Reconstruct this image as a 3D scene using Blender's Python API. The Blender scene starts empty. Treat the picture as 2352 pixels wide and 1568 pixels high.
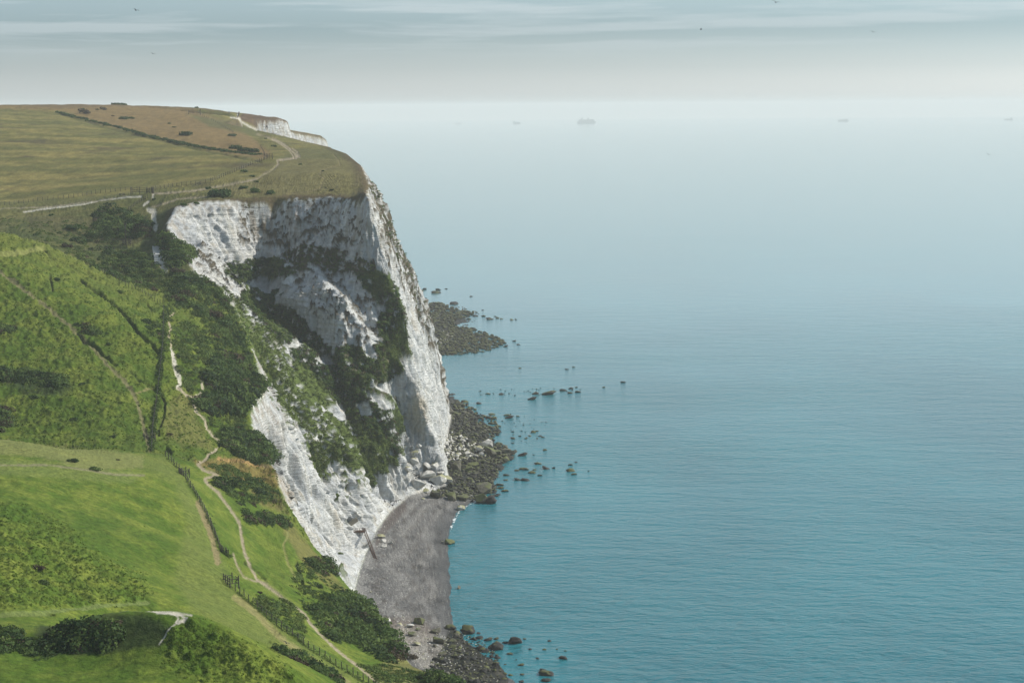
import bpy, bmesh, math, random
import numpy as np
from mathutils import Vector, Matrix, geometry
rng = np.random.default_rng(7); random.seed(7)
S = bpy.context.scene
C = S.collection
R = math.radians
# ------------------------------------------------------------------ camera
CAMZ = 130.0; FD = 4573.0; PITCH = R(6.70); ROLL = R(0.43)
fw = np.array([0, math.cos(PITCH), -math.sin(PITCH)]); up0 = np.array([0, math.sin(PITCH), math.cos(PITCH)]); r0 = np.array([1.0, 0, 0])
rt = r0*math.cos(ROLL) - up0*math.sin(ROLL); up = up0*math.cos(ROLL) + r0*math.sin(ROLL)
cam = bpy.data.cameras.new('camera'); camo = bpy.data.objects.new('camera', cam); C.objects.link(camo)
cam.sensor_width = 36; cam.lens = 36*FD/2352; cam.clip_start = 1; cam.clip_end = 60000
camo.matrix_world = Matrix(((rt[0], up[0], -fw[0], 0), (rt[1], up[1], -fw[1], 0), (rt[2], up[2], -fw[2], CAMZ), (0, 0, 0, 1)))
S.camera = camo
# ------------------------------------------------------------------ world, sun, exposure
SUN_EL, SUN_AZ = R(37), R(72)           # azimuth clockwise from +Y (the view direction)
W = bpy.data.worlds.new("World"); S.world = W; W.use_nodes = True
nt = W.node_tree; nt.nodes.clear()
def N(nt, t, **k):
    n = nt.nodes.new(t)
    for a, b in k.items():
        if a.startswith('i_'):
            n.inputs[int(a[2:])].default_value = b
        else: setattr(n, a, b)
    return n
def ramp(nt, stops, interp='LINEAR'):
    n = nt.nodes.new('ShaderNodeValToRGB'); cr = n.color_ramp; cr.interpolation = interp
    while len(cr.elements) > 1: cr.elements.remove(cr.elements[-1])
    for i, (p, c) in enumerate(stops):
        e = cr.elements[0] if i == 0 else cr.elements.new(p)
        e.position = p; e.color = (c, c, c, 1) if not hasattr(c, '__len__') else (*c, 1)
    return n
sky = N(nt, 'ShaderNodeTexSky', sky_type='NISHITA', sun_disc=False, sun_elevation=SUN_EL, sun_rotation=SUN_AZ, altitude=60, air_density=1.0, dust_density=1.6, ozone_density=1.5)
tc = N(nt, 'ShaderNodeTexCoord'); sep = N(nt, 'ShaderNodeSeparateXYZ'); nt.links.new(tc.outputs['Generated'], sep.inputs[0])
# thin high cloud streaks, a real layer of the sky all the way round
mp = N(nt, 'ShaderNodeMapping'); mp.inputs['Scale'].default_value = (3.2, 3.2, 60); mp.inputs['Location'].default_value = (0.37, 0.2, 0.9)
nz = N(nt, 'ShaderNodeTexNoise'); nz.inputs['Scale'].default_value = 2.3; nz.inputs['Detail'].default_value = 7; nz.inputs['Roughness'].default_value = .56; nz.inputs['Distortion'].default_value = .25
nt.links.new(tc.outputs['Generated'], mp.inputs[0]); nt.links.new(mp.outputs[0], nz.inputs['Vector'])
cr = ramp(nt, [(.47, 0), (.60, 1)]); nt.links.new(nz.outputs[0], cr.inputs[0])
band = ramp(nt, [(0, 0), (.024, .0), (.034, .33), (.05, .45), (.2, .5), (1, .3)]); nt.links.new(sep.outputs[2], band.inputs[0])
mulc = N(nt, 'ShaderNodeMath', operation='MULTIPLY'); nt.links.new(cr.outputs[0], mulc.inputs[0]); nt.links.new(band.outputs[0], mulc.inputs[1])
# the sky pales into sea mist close above the horizon
lowr = ramp(nt, [(0, (1.34, 1.45, 1.55)), (.009, (1.22, 1.34, 1.45)), (.02, (.86, .99, 1.09)), (.038, (.50, .65, .75)), (.062, (.60, .75, .85)), (.13, (.76, .90, .99)), (.20, (.66, .81, .92)), (.32, (.32, .49, .65)), (1, (.50, .66, .82))]); nt.links.new(sep.outputs[2], lowr.inputs[0])  # unseen brighter band higher up is added to lighten the sea by reflection
tint = N(nt, 'ShaderNodeMix', data_type='RGBA', blend_type='MULTIPLY'); tint.inputs[0].default_value = 1
hsv = N(nt, 'ShaderNodeHueSaturation'); hsv.inputs['Saturation'].default_value = .42; nt.links.new(sky.outputs[0], hsv.inputs['Color']); nt.links.new(hsv.outputs[0], tint.inputs[6]); nt.links.new(lowr.outputs[0], tint.inputs[7])
cm = N(nt, 'ShaderNodeMix', data_type='RGBA'); nt.links.new(mulc.outputs[0], cm.inputs[0]); nt.links.new(tint.outputs[2], cm.inputs[6]); cm.inputs[7].default_value = (3.9, 4.3, 4.45, 1)
bg = N(nt, 'ShaderNodeBackground'); bg.inputs[1].default_value = .15
nt.links.new(cm.outputs[2], bg.inputs[0])
wo = N(nt, 'ShaderNodeOutputWorld'); nt.links.new(bg.outputs[0], wo.inputs[0])
sl = bpy.data.lights.new('sun', 'SUN'); sl.energy = 5.0; sl.angle = R(.53); sl.color = (1, .945, .84)
so = bpy.data.objects.new('sun', sl); C.objects.link(so)
sd = Vector((math.sin(SUN_AZ)*math.cos(SUN_EL), math.cos(SUN_AZ)*math.cos(SUN_EL), math.sin(SUN_EL)))
so.rotation_euler = sd.to_track_quat('Z', 'Y').to_euler()
S.view_settings.view_transform = 'Standard'; S.view_settings.look = 'None'; S.view_settings.exposure = .22; S.view_settings.gamma = 1; S.view_settings.use_curve_mapping = False
S.cycles.use_denoising = True; S.cycles.max_bounces = 6; S.cycles.volume_bounces = 1; S.cycles.transparent_max_bounces = 8
HAZE = 9.0e-5
# ------------------------------------------------------------------ numeric helpers
def P(u, v, D):
    d = fw + rt*((u-1176)/FD) - up*((v-784)/FD)
    return np.array([0, 0, CAMZ]) + d*(D/d[1])
def Pz(u, v, z):
    d = fw + rt*((u-1176)/FD) - up*((v-784)/FD)
    return np.array([0, 0, CAMZ]) + d*((z-CAMZ)/d[2])
def proj(x, y, z):
    q = (x, y, z-CAMZ)
    a = q[1]*fw[1] + q[2]*fw[2]; b = q[0]*rt[0]+q[1]*rt[1]+q[2]*rt[2]; c = q[0]*up[0]+q[1]*up[1]+q[2]*up[2]
    return 1176+FD*b/a, 784-FD*c/a
Z1 = lambda x, y: (.3386*x, 220.5+.3386*y)
Z2 = lambda x, y: (306.2+.3125*x, 428.7+.3125*y)
Z3 = lambda x, y: (.3516*x, 490+.3516*y)
Z4 = lambda x, y: (490+.3125*x, 796.2+.3125*y)
Z5 = lambda x, y: (888+.1953*x, 888+.1953*y)
Z6 = lambda x, y: (551.2+.3359*x, 1041+.3359*y)
Z7 = lambda x, y: (.375*x, 980+.375*y)        # the lower left field
Z8 = lambda x, y: (502.2+.15625*x, 238.9+.15625*y)   # far headland
Z9 = lambda x, y: (183.8+.15625*x, 398.1+.15625*y)   # stairs and gate
ZA = lambda x, y: (918.75+.3516*x, 612.5+.3516*y)
ZB = lambda x, y: (980+.1823*x, 1347.5+.1823*y)
G3 = rng.normal(size=(4096, 3)); G3 /= np.linalg.norm(G3, axis=1)[:, None]; G3 = G3.astype(np.float32)
def pn(x, y, z=0.0, seed=0):
    x = np.asarray(x, np.float32); y = np.asarray(y, np.float32); z = np.broadcast_to(np.asarray(z, np.float32), x.shape)
    xi, yi, zi = np.floor(x), np.floor(y), np.floor(z); fx, fy, fz = x-xi, y-yi, z-zi
    xi = xi.astype(np.int32); yi = yi.astype(np.int32); zi = zi.astype(np.int32)
    ux, uy, uz = [f*f*f*(f*(f*6-15)+10) for f in (fx, fy, fz)]
    def g(a, b, c):
        h = ((xi+a)*374761 + (yi+b)*668265 + (zi+c)*915239 + seed*7919); h = (h ^ (h >> 13))*1274126; h = (h ^ (h >> 16)) & 4095
        gg = G3[h]; return gg[..., 0]*(fx-a)+gg[..., 1]*(fy-b)+gg[..., 2]*(fz-c)
    L = lambda t, p, q: p+t*(q-p)
    r = L(uz, L(uy, L(ux, g(0,0,0), g(1,0,0)), L(ux, g(0,1,0), g(1,1,0))), L(uy, L(ux, g(0,0,1), g(1,0,1)), L(ux, g(0,1,1), g(1,1,1))))
    return r*1.5
def fbm(x, y, z=0.0, o=4, seed=0, gain=.5):
    s = 0; a = 1.0; t = 0
    for i in range(o):
        k = 2.03**i; s = s + a*pn(np.asarray(x)*k, np.asarray(y)*k, np.asarray(z)*k, seed+i*17); t += a; a *= gain
    return s/t
def ss(a, b, x): t = np.clip((x-a)/(b-a), 0, 1); return t*t*(3-2*t)
def segdist(px, py, poly, closed=False):
    n = len(poly); d = np.full(px.shape, 1e9, np.float32)
    for i in range(n if closed else n-1):
        ax, ay = poly[i][:2]; bx, by = poly[(i+1) % n][:2]; ex, ey = bx-ax, by-ay
        t = np.clip(((px-ax)*ex+(py-ay)*ey)/(ex*ex+ey*ey+1e-9), 0, 1)
        d = np.minimum(d, (px-ax-t*ex)**2+(py-ay-t*ey)**2)
    return np.sqrt(d)
def inside(px, py, poly):
    r = np.zeros(px.shape, bool); n = len(poly)
    for i in range(n):
        ax, ay = poly[i][:2]; bx, by = poly[(i+1) % n][:2]
        if ay == by: continue
        c = ((ay > py) != (by > py)) & (px < (bx-ax)*(py-ay)/(by-ay)+ax); r ^= c
    return r
def sdist(px, py, poly, pad=30):     # signed distance, positive inside; -pad far away
    out = np.full(px.shape, -float(pad), np.float32)
    xs = [p[0] for p in poly]; ys = [p[1] for p in poly]
    m = (px > min(xs)-pad) & (px < max(xs)+pad) & (py > min(ys)-pad) & (py < max(ys)+pad)
    if m.any():
        a, b = px[m], py[m]; d = segdist(a, b, poly, True); out[m] = np.where(inside(a, b, poly), d, -d)
    return out
def pdist(px, py, line, pad=30):
    out = np.full(px.shape, 1e3, np.float32)
    xs = [p[0] for p in line]; ys = [p[1] for p in line]
    m = (px > min(xs)-pad) & (px < max(xs)+pad) & (py > min(ys)-pad) & (py < max(ys)+pad)
    if m.any(): out[m] = segdist(px[m], py[m], line)
    return out
# ------------------------------------------------------------------ terrain control points (surveyed from the picture)
V3, ED = [], []
def add(p): V3.append(tuple(p)); return len(V3)-1
def line(pts):
    ids = [add(p) for p in pts]
    for a, b in zip(ids, ids[1:]): ED.append((a, b))
    return ids
def L3(*pts): return line([P(*p) if len(p) == 3 else Pz(p[0], p[1], p[3]) for p in pts])
EDGE = [(1330,1740,300),(1200,1650,310),(1130,1600,318),(1080,1568,325),(1010,1548,335),(960,1528,348),(930,1490,360),(880,1430,385),(840,1385,405),(810,1350,425),(770,1300,440),(735,1275,448),(715,1235,455),(680,1180,462),(662,1150,468),(645,1110,476),(638,1075,485),(628,1060,495),(600,1010,510),(577,945,530),(590,910,540),(612,888,552)]
EDGE_B = [(600,850,572),(590,820,585),(572,770,605),(545,715,625),(502,648,640),(470,640,646),(445,620,655),(422,575,668),(396,535,682),(384,497,696),(405,470,706),(450,462,714),(540,458,722),(640,453,730),(740,452,730),(805,456,712),(845,437,700),(849,425,740),(842,400,790),(832,375,850),(800,350,950),(765,338,1060),(746,334,1150)]
e1 = [P(*p) for p in EDGE]; e2 = [P(*p) for p in EDGE_B]
e2 += [np.array((-125., 1230, 110)), np.array((-190., 1330, 118)), P(588, 300, 1440), P(592, 272, 1480), P(640, 269, 1500), P(664, 277, 1520), P(669, 299, 1600), P(742, 312, 1660), P(752, 320, 1800), np.array((-170., 1850, 112))]
EDGE3 = e1+e2
# foot of the cliffs
foot = [np.array(p, float) for p in [(40,240,1),(12,285,2),(-2,320,2),(-12,360,2.5),(-21,400,2.5),(-30,430,2.5),(-39,462,2.5),(-42,496,2.5)]]
foot += [Pz(815,1346,2.2), Pz(832,1288,2.2), Pz(862,1222,2.5), Pz(902,1168,2.8), Pz(933,1143,3), Pz(985,1128,3), Pz(1030,1110,3), Pz(1022,1060,3), Pz(1028,1000,3), Pz(1036,962,2)]
foot += [np.array(p, float) for p in [(-36,900,1.5),(-66,970,1.5),(-74,1040,1.5),(-50,1090,1.5),(-46,1130,1.5),(-58,1200,1.5),(-90,1270,1.5),(-150,1350,1.5)]]
fe = P(592,272,1460); foot += [np.array((fe[0]-10, 1445, 2.)), np.array((P(640,269,1480)[0], 1478, 2.)), np.array((P(669,277,1500)[0]+12, 1500, 2.)), np.array((P(669,299,1580)[0]+14, 1575, 2.)), np.array((P(745,312,1640)[0]+6, 1635, 2.)), np.array((P(752,320,1700)[0]+12, 1700, 2.)), np.array((-130., 1850, 2.))]
line(e1+e2); line(foot)
# lower scarp W under the grass rib, rib A, gully, nose ribs
L3((612,889,562),(638,930,592),(677,996,594),(734,1109,594),(790,1165,592),(818,1235,585),(820,1290,575))
ribA = [(556,716,648),(600,752,643),(634,791,640),(684,879,632),(740,960,620),(800,1034,610),(830,1100,606),(848,1150,606)]
L3(*ribA)
gul = [(532,676,660),(590,745,676),(650,806,685),(700,850,683),(753,899,670),(796,966,652),(825,1050,635),(849,1134,626)]
L3(*gul)
L3((845,452,699),(855,520,697),(880,612,694),(918,700,690),(925,800,685),(918,900,680),(915,1000,675),(927,1080,669))
L3((872,440,750),(890,500,768),(930,590,782),(975,690,797),(1000,800,812),(1020,880,827))
# base of the upper cliff, right to left, and the vegetated shelf below
L3((470,560,690),(500,610,685),(535,640,700),(600,612,722),(680,590,722),(760,585,712),(830,600,700))
L3((620,700,700),(700,720,683),(780,740,674),(850,760,682))
L3((710,800,677),(780,840,662),(850,860,658),(895,900,668))
L3((810,930,653),(860,960,649),(893,1000,651),(900,1078,645),(893,1090,642))
for p in [(700,650,704),(600,660,716),(800,660,694),(900,760,687),(875,740,682),(905,850,681),(440,520,700),(470,500,708),(445,580,690)]: add(P(*p))
L3((870,1075,640),(855,1142,628),(880,1150,636))
# far headland foot hidden side
# land
LAND = """0 240 1310;150 239 1360;300 241 1440;380 243 1480;450 247 1500;500 251 1490;545 259 1450;560 268 1400;585 285 1400
0 300 1090;0 350 975;0 400 890;0 460 810;100 262 1260;200 300 1120;200 380 915;200 250 1330;400 300 1120;400 360 945;300 442 768;150 468 780;550 330 1040;500 400 835;420 425 790;700 400 790
700 435 742;750 440 726;600 440 745;560 290 1260;640 300 1270;700 345 1010;650 380 860;760 390 820;790 420 760;800 370 880;640 330 1090;480 270 1300;480 330 1040;620 425 760;480 440 745;350 445 752;60 485 765
0 500 752;150 500 735;250 520 722;340 500 715;370 540 698;300 600 678;350 580 682;200 570 695;400 640 648;380 690 616;60 515 715;120 545 690;230 590 672;340 655 636;410 560 684;440 600 662
0 532 620;30 535 620;70 545 622;110 562 622;170 592 620;230 625 618;300 660 612;345 684 606;380 703 600;430 722 596;490 770 580
0 600 585;0 650 565;0 800 520;0 900 490;0 985 470;100 700 555;200 700 558;200 850 505;200 1000 465;100 990 468;350 800 530;340 900 495;330 1015 462;400 800 535;440 880 520;480 980 500
500 1030 490;540 1000 512;560 900 552;520 800 572;570 850 572;440 1000 487;400 940 498;500 900 530;450 740 592;480 700 610;540 745 612;560 980 528;600 1050 500
0 1003 405;50 1007 410;100 1015 415;200 1030 425;300 1040 433;350 1046 440;-150 1000 400;-150 900 480;-150 700 545;-150 520 615;-150 460 800;-150 240 1290;-150 350 960
0 1100 360;0 1200 325;0 1300 295;0 1385 272;200 1100 375;200 1250 325;200 1385 284;380 1100 398;400 1250 345;430 1390 297;-150 1200 325;-150 1380 270;300 1180 362
420 1090 410;470 1180 380;510 1290 352;540 1350 340;620 1422 330;700 1473 325;770 1522 322;850 1562 320;940 1640 305;480 1110 432;560 1200 412;560 1090 446;600 1300 388;700 1350 380;760 1430 366
850 1500 350;640 1220 420;620 1130 450;560 1300 372;650 1380 358;730 1440 345;800 1500 338;900 1560 325
0 1422 262;130 1415 262;250 1403 258;-150 1430 258;60 1440 252;-100 1450 248;600 1488 242;520 1436 246;440 1396 249;700 1552 240;760 1620 236
60 1520 240;130 1560 236;250 1560 236;340 1560 235;420 1568 232;500 1568 236;600 1600 233;0 1500 238;-150 1500 236;-150 1650 215;100 1650 215;300 1700 210;500 1700 212;700 1720 215;900 1760 225"""
for t in LAND.replace('\n', ';').split(';'):
    a = t.split(); add(P(*map(float, a)))
line([P(*p) for p in [(100,1450,250),(170,1424,249),(250,1402,247.5),(340,1397,246.5),(395,1424,244)]])
line([P(*p) for p in [(110,1500,243.5),(170,1495,243),(250,1497,243),(330,1492,242),(370,1490,241)]])
for x, y, z in [(-60,528,11),(-57,548,8),(-50,500,10),(-51,560,5),(-60,262,59),(-45,262,57),(-80,268,60),(-30,270,54),(-15,265,48),(-55,285,50.5),(-90,258,63),(-112,455,53.5),(-105,450,53),(-95,450,53),(-120,440,54),(-85,452,53),(-160,680,84),(-190,690,84),(-140,660,78),(-120,640,72),(-240,430,56),(-180,440,54.5),
    (-330,1450,132),(-250,1560,126),(-350,1700,112),(-480,1700,110),(-480,1500,125),(-480,1300,132),(-480,1000,114),(-480,700,90),(-480,400,66),(-480,190,62),(-480,1850,100),(-250,1850,110),(-220,1650,120),(-200,1480,123),
    (140,190,-6),(60,190,20),(140,320,-6),(140,700,-6),(140,1200,-6),(140,1850,-6),(60,300,-4)]: add((x, y, z))
# shore: water line (z=0) and shallow shelf
def shore(pts): 
    line([Pz(u, v, 0) for u, v in pts])
shore([(1230,1640),(1190,1568),(1140,1520),(1080,1480),(1042,1440),(1037,1380),(1034,1310),(1030,1250),(1036,1210),(1055,1172),(1090,1150),(1140,1125),(1150,1080),(1190,1050),(1140,1015),(1125,980),(1085,940),(1045,905)])
shore([(1000,818),(1080,812),(1150,798),(1195,790),(1150,775),(1090,760),(1070,745),(1100,735),(1120,725),(1060,700),(970,690)])
for u, v, z in [(1300,1568,-3),(1200,1450,-2.5),(1100,1400,-2),(1100,1300,-2),(1110,1200,-2),(1230,1100,-2.5),(1260,1000,-2.5),(1180,900,-2.5),(1080,860,-2.5),(1060,840,-2.5),(1250,800,-3),(1200,700,-3),(1100,650,-3),(1000,640,-3),
    (960,1250,1.5),(960,1350,1.5),(960,1430,1.6),(1000,1500,1.4),(1080,1560,1.2),(1080,1090,1.5),(1090,1030,2.2),(1060,1000,3.0),(1060,950,2),(1030,785,.8),(1060,790,.4),(1020,720,.3),(800,1265,6),(815,1300,4),(835,1250,4.5),(805,1320,4),(985,580,-3),(960,560,-3),(990,610,-3)]: add(Pz(u, v, z))
pts = [Vector((p[0], p[1])) for p in V3]
ov, oe, of, ovo, oeo, ofo = geometry.delaunay_2d_cdt(pts, ED, [], 0, 1e-4)
zz = np.zeros(len(ov)); newv = 0
Varr = np.array(V3)
for i, o in enumerate(ovo):
    if o: zz[i] = np.mean([V3[k][2] for k in o])
    else:
        newv += 1; d = np.hypot(Varr[:, 0]-ov[i][0], Varr[:, 1]-ov[i][1]); k = np.argsort(d)[:3]; zz[i] = np.average(Varr[k, 2], weights=1/(d[k]+.1))
        print('crossing at', tuple(ov[i]), proj(ov[i][0], ov[i][1], zz[i]))
X0, Y0, ST = -480.0, 190.0, .5
NX, NY = 1241, 3321
HR = np.full((NY, NX), -6.0, np.float32)
for f in of:
    a, b, c = f; x = [ov[k][0] for k in f]; y = [ov[k][1] for k in f]
    i0, i1 = max(0, int((min(x)-X0)/ST)), min(NX-1, int((max(x)-X0)/ST)+1); j0, j1 = max(0, int((min(y)-Y0)/ST)), min(NY-1, int((max(y)-Y0)/ST)+1)
    gx, gy = np.meshgrid(X0+ST*np.arange(i0, i1+1), Y0+ST*np.arange(j0, j1+1))
    den = (y[1]-y[2])*(x[0]-x[2])+(x[2]-x[1])*(y[0]-y[2])
    if abs(den) < 1e-9: continue
    w0 = ((y[1]-y[2])*(gx-x[2])+(x[2]-x[1])*(gy-y[2]))/den; w1 = ((y[2]-y[0])*(gx-x[2])+(x[0]-x[2])*(gy-y[2]))/den; w2 = 1-w0-w1
    m = (w0 >= -1e-6) & (w1 >= -1e-6) & (w2 >= -1e-6); sub = HR[j0:j1+1, i0:i1+1]
    sub[m] = (w0*zz[a]+w1*zz[b]+w2*zz[c])[m]
def box(a, r, ax):
    a = np.moveaxis(a, ax, 0); p = np.concatenate([np.repeat(a[:1], r+1, 0), a, np.repeat(a[-1:], r, 0)]); c = np.cumsum(p, 0, dtype=np.float64)
    return np.moveaxis(((c[2*r+1:]-c[:-2*r-1])/(2*r+1)).astype(np.float32), 0, ax)
def blur(a, r, n=3):
    for _ in range(n): a = box(box(a, r, 0), r, 1)
    return a
GX, GY = np.meshgrid(X0+ST*np.arange(NX, dtype=np.float32), Y0+ST*np.arange(NY, dtype=np.float32))
e2d = [(p[0], p[1]) for p in EDGE3]; f2d = [(p[0], p[1]) for p in foot]
landpoly = [(-600, 100), (60, 100)] + e2d + [(-600, 1900)]
seapoly = [(60, 100)] + f2d + [(-200, 1900), (-600, 1900), (-600, 100)]
sm = slice(None, None, 4)
de = segdist(GX[sm, sm], GY[sm, sm], e2d); ins = inside(GX[sm, sm], GY[sm, sm], landpoly); sde = np.where(ins, de, -de)       # + on the land side of the cliff edge
df = segdist(GX[sm, sm], GY[sm, sm], f2d); insf = inside(GX[sm, sm], GY[sm, sm], seapoly); sdf = np.where(insf, df, -df)    # + inland of the foot
def samp(A, x, y, st=ST):
    fx = np.clip((x-X0)/st, 0, A.shape[1]-1.001); fy = np.clip((y-Y0)/st, 0, A.shape[0]-1.001); i = fx.astype(int); j = fy.astype(int); a = fx-i; b = fy-j
    return (A[j, i]*(1-a)*(1-b)+A[j, i+1]*a*(1-b)+A[j+1, i]*(1-a)*b+A[j+1, i+1]*a*b)
SDE = samp(sde, GX, GY, ST*4).astype(np.float32)
bankm = np.exp(-(((GX+48)/14)**2+((GY-246)/7)**2))
wl = ss(2, 14, SDE)*(1-np.clip(bankm*3, 0, .9))
H = blur(HR, 9)*wl + blur(HR, 2)*(1-wl)
H += (fbm(GX/34, GY/34, 0, 3, 5)*1.3*wl*ss(200, 330, GY)*.9).astype(np.float32)
def hgt(x, y): return samp(H, np.asarray(x, float), np.asarray(y, float))
def hit(u, v, ymin=200, ymax=1800, z=None):
    """first point of the ground met by the line of sight through picture point (u, v), beyond ymin"""
    if z is not None: return Pz(u, v, z)
    ys = np.arange(ymin, ymax, .5); d = fw + rt*((u-1176)/FD) - up*((v-784)/FD)
    X = d[0]/d[1]*ys; Zr = CAMZ + d[2]/d[1]*ys; h = hgt(X, ys); m = np.nonzero(h >= Zr)[0]
    k = m[0] if len(m) else len(ys)-1
    return np.array([X[k], ys[k], h[k]])
def z_(x, y): return (321.6+.3906*x, 413.4+.3906*y)
def ridge(pts, amp, wd):
    global H
    L = [hit(u, v, 600) for u, v, D in pts]; xs = [p[0] for p in L]; ys_ = [p[1] for p in L]
    i0, i1 = int((min(xs)-25-X0)/ST), int((max(xs)+25-X0)/ST); j0, j1 = int((min(ys_)-25-Y0)/ST), int((max(ys_)+25-Y0)/ST)
    a, b = GX[j0:j1, i0:i1], GY[j0:j1, i0:i1]; dd = segdist(a, b, [(p[0], p[1]) for p in L]); wob = 1+.5*fbm(a/6, b/6, 0, 2, 301)
    H[j0:j1, i0:i1] += (amp*wob*np.exp(-(dd/wd)**2)).astype(np.float32)
ridge([(650,640,718),(685,690,712),(732,742,702),(767,785,692)], 5.5, 4.0)
ridge([(708,640,716),(759,702,707),(802,752,698),(841,800,690),(872,862,680)], 5.5, 4.2)
ridge([(690,640,717),(722,690,708),(768,742,699),(806,792,689)], -3.0, 3.0)
ridge([(634,486,731),(642,505,729),(662,548,727),(686,600,723)], -5.0, 1.8)
ridge([(835,660,694),(870,740,688),(895,830,682)], -4.5, 4.5)
Hs = blur(H, 8, 2); gy_, gx_ = np.gradient(Hs, ST)
# ------------------------------------------------------------------ terrain mesh: fine grid fanned out from the viewpoint
NC, NR = 800, 1130
tv = (np.linspace(-70, 1325, NC)-1176)/FD
yy = np.arange(195, 1790, .4); CT, YY = np.meshgrid(tv, yy); XX = CT*YY
HH = samp(H, XX, YY); SF = samp(sdf, XX, YY, ST*4)
dh = np.diff(HH, axis=0); dy = .4; ym = YY[1:]; hm = (HH[1:]+HH[:-1])/2
px = (dh + dy*(CAMZ-hm)/ym)*FD/ym
dens = np.where(px > 0, px, -px*.15) + dy*.15 + .004
dens = np.where(hm < -1.5, .004, dens)
dens = np.where(hm < 1.0, dens*.6, dens)
for _ in range(3): dens = box(dens, 6, 1)
cum = np.vstack([np.zeros(NC), np.cumsum(dens, 0)])
YV = np.empty((NR, NC))
for c in range(NC): YV[:, c] = np.interp(np.linspace(0, cum[-1, c], NR), cum[:, c], yy)
XV = tv[None, :]*YV; ZV = samp(H, XV, YV)
x, y, z = XV.ravel(), YV.ravel(), ZV.ravel()
E_ = samp(sde, x, y, ST*4); F_ = samp(sdf, x, y, ST*4)
cliffm = ss(1.0, -1.0, E_)*ss(-1.5, 1.5, F_)
gx, gy = samp(gx_, x, y), samp(gy_, x, y); gl = np.hypot(gx, gy)+1e-6; nx, ny = -gx/gl, -gy/gl
steep = ss(.5, 1.3, gl)
u_, v_ = proj(x, y, z)
# chalk relief: flutes, buttresses, bedding ledges and blocks
tx, ty = -ny, nx
al = x*.8+y*.6
q1 = fbm(x/14, y/14, z/45, 3, 11); q2 = fbm(x/4.5, y/4.5, z/16, 3, 23); q3 = fbm(x/1.6, y/1.6, z/2.6, 3, 31)
rid = 1-np.abs(fbm(x/8, y/8, z/28, 3, 41))*3.2
bed = z+.6*fbm(x/30, y/30, 0, 2, 3)+.04*x; fr = (bed/2.1) % 1; ledge = (ss(0, .22, fr)*(1-fr))*.75
rg = lambda a, b_, c_, sd: (.5-np.abs(fbm(a, b_, c_, 2, sd)))*2
r1 = rg(x/10, y/10, z/60, 43); r2 = rg(x/4, y/4, z/26, 44); r3 = rg(x/1.7, y/1.7, z/9, 45); r4 = rg(x/1.5, y/1.5, z/1.5, 46)
disp = cliffm*(q1*1.8+(r1-.6)*2.0+(r2-.6)*1.7+(r3-.6)*.6+(r4-.6)*.12+q3*.25+ledge*(.6+.7*q2)*(.2+.8*ss(35, 60, z))+(1-ss(35, 60, z))*((r1-.6)*1.2+(r2-.6)*.8)) * np.clip(.35+steep, 0, 1)*np.clip(y/600, .3, 1)
fade = np.minimum(ss(0, 4, -E_), ss(0, 2.5, F_)); disp *= fade
# land relief (tussocks, creep terraces, erosion hollows)
landm = 1-cliffm; lm = landm*ss(0, 3, E_)
rough = np.zeros_like(x)
def poly(p): return p
fieldB = [(-80,1150),(60,1160),(140,1200),(230,1270),(330,1320),(350,1360),(330,1385),(150,1392),(-80,1400)]
smoothB = ss(-18, 18, sdist(u_, v_, fieldB, 60))*(y < 430)
near = (y < 455)
isC = (y > 450) & (y < 660) & (E_ > 0)
rough = np.where(near, .13+.55*smoothB, 0)+np.where(isC, .42, 0)+np.where((y >= 660) & (y < 790), .22, 0)+np.where(y >= 790, .0, 0)
moundR = sdist(u_, v_, [(380,1445),(440,1412),(520,1450),(640,1520),(740,1600),(500,1600),(380,1530)], 40)*(y < 256)
rough = np.where((y < 256), .12+.55*ss(-6, 10, moundR), rough)
tus = fbm(x/2.4, y/2.4, 0, 2, 51); tusb = fbm(x/1.0, y/1.0, 0, 2, 53); tus2 = fbm(x/5.5, y/5.5, 0, 3, 61)
terr = np.sin((z*1.5+2.2*fbm(x/22, y/22, 0, 3, 71))*2.2)
z = z + lm*rough*(np.maximum(tus, -.12)*2.3+np.maximum(tusb, -.1)*1.0+tus2*1.1)*np.clip(y/450, .7, 1.2) + lm*np.where(isC, terr*.22, 0)
x = x + nx*disp; y = y + ny*disp; z = z + cliffm*fade*(.5*q3)
# ------------------------------------------------------------------ surface colours (paint by place: paths, turf, scrub, chalk)
col = np.zeros((x.size, 3), np.float32)
def mixc(a, b, t): return np.asarray(a)*(1-t[:, None])+np.asarray(b)*t[:, None]
n1 = fbm(x/45, y/45, 0, 4, 81); n2 = fbm(x/9, y/9, 0, 4, 91); n3 = fbm(x/2.4, y/2.4, 0, 3, 101)*np.clip(900/y, .3, 1); n4 = fbm(x/60, y/18, 0, 3, 111)
g_near = mixc((.062,.105,.012), (.135,.165,.026), ss(-.35, .45, n2+.6*n3)); g_near = mixc(g_near, (.045,.088,.010), ss(.05, .45, n1)*.6)
g_far = mixc((.095,.095,.028), (.185,.155,.050), ss(-.3, .4, n4+.5*n2)); g_far = mixc(g_far, (.060,.048,.026), ss(.12, .45, n1-.3*n2)*.75)
g_mid = mixc((.055,.070,.022), (.110,.110,.038), ss(-.3, .4, n2))
t = ss(690, 800, y+n1*60)
col = np.where((y < 640)[:, None], g_near, mixc(g_mid, g_far, t))
cz = ss(560, 640, y); col = np.where(((y > 450) & (y < 640))[:, None], mixc(col, (.140,.150,.034), cz*.6*ss(-.5, .3, n3+.5)), col)
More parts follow.
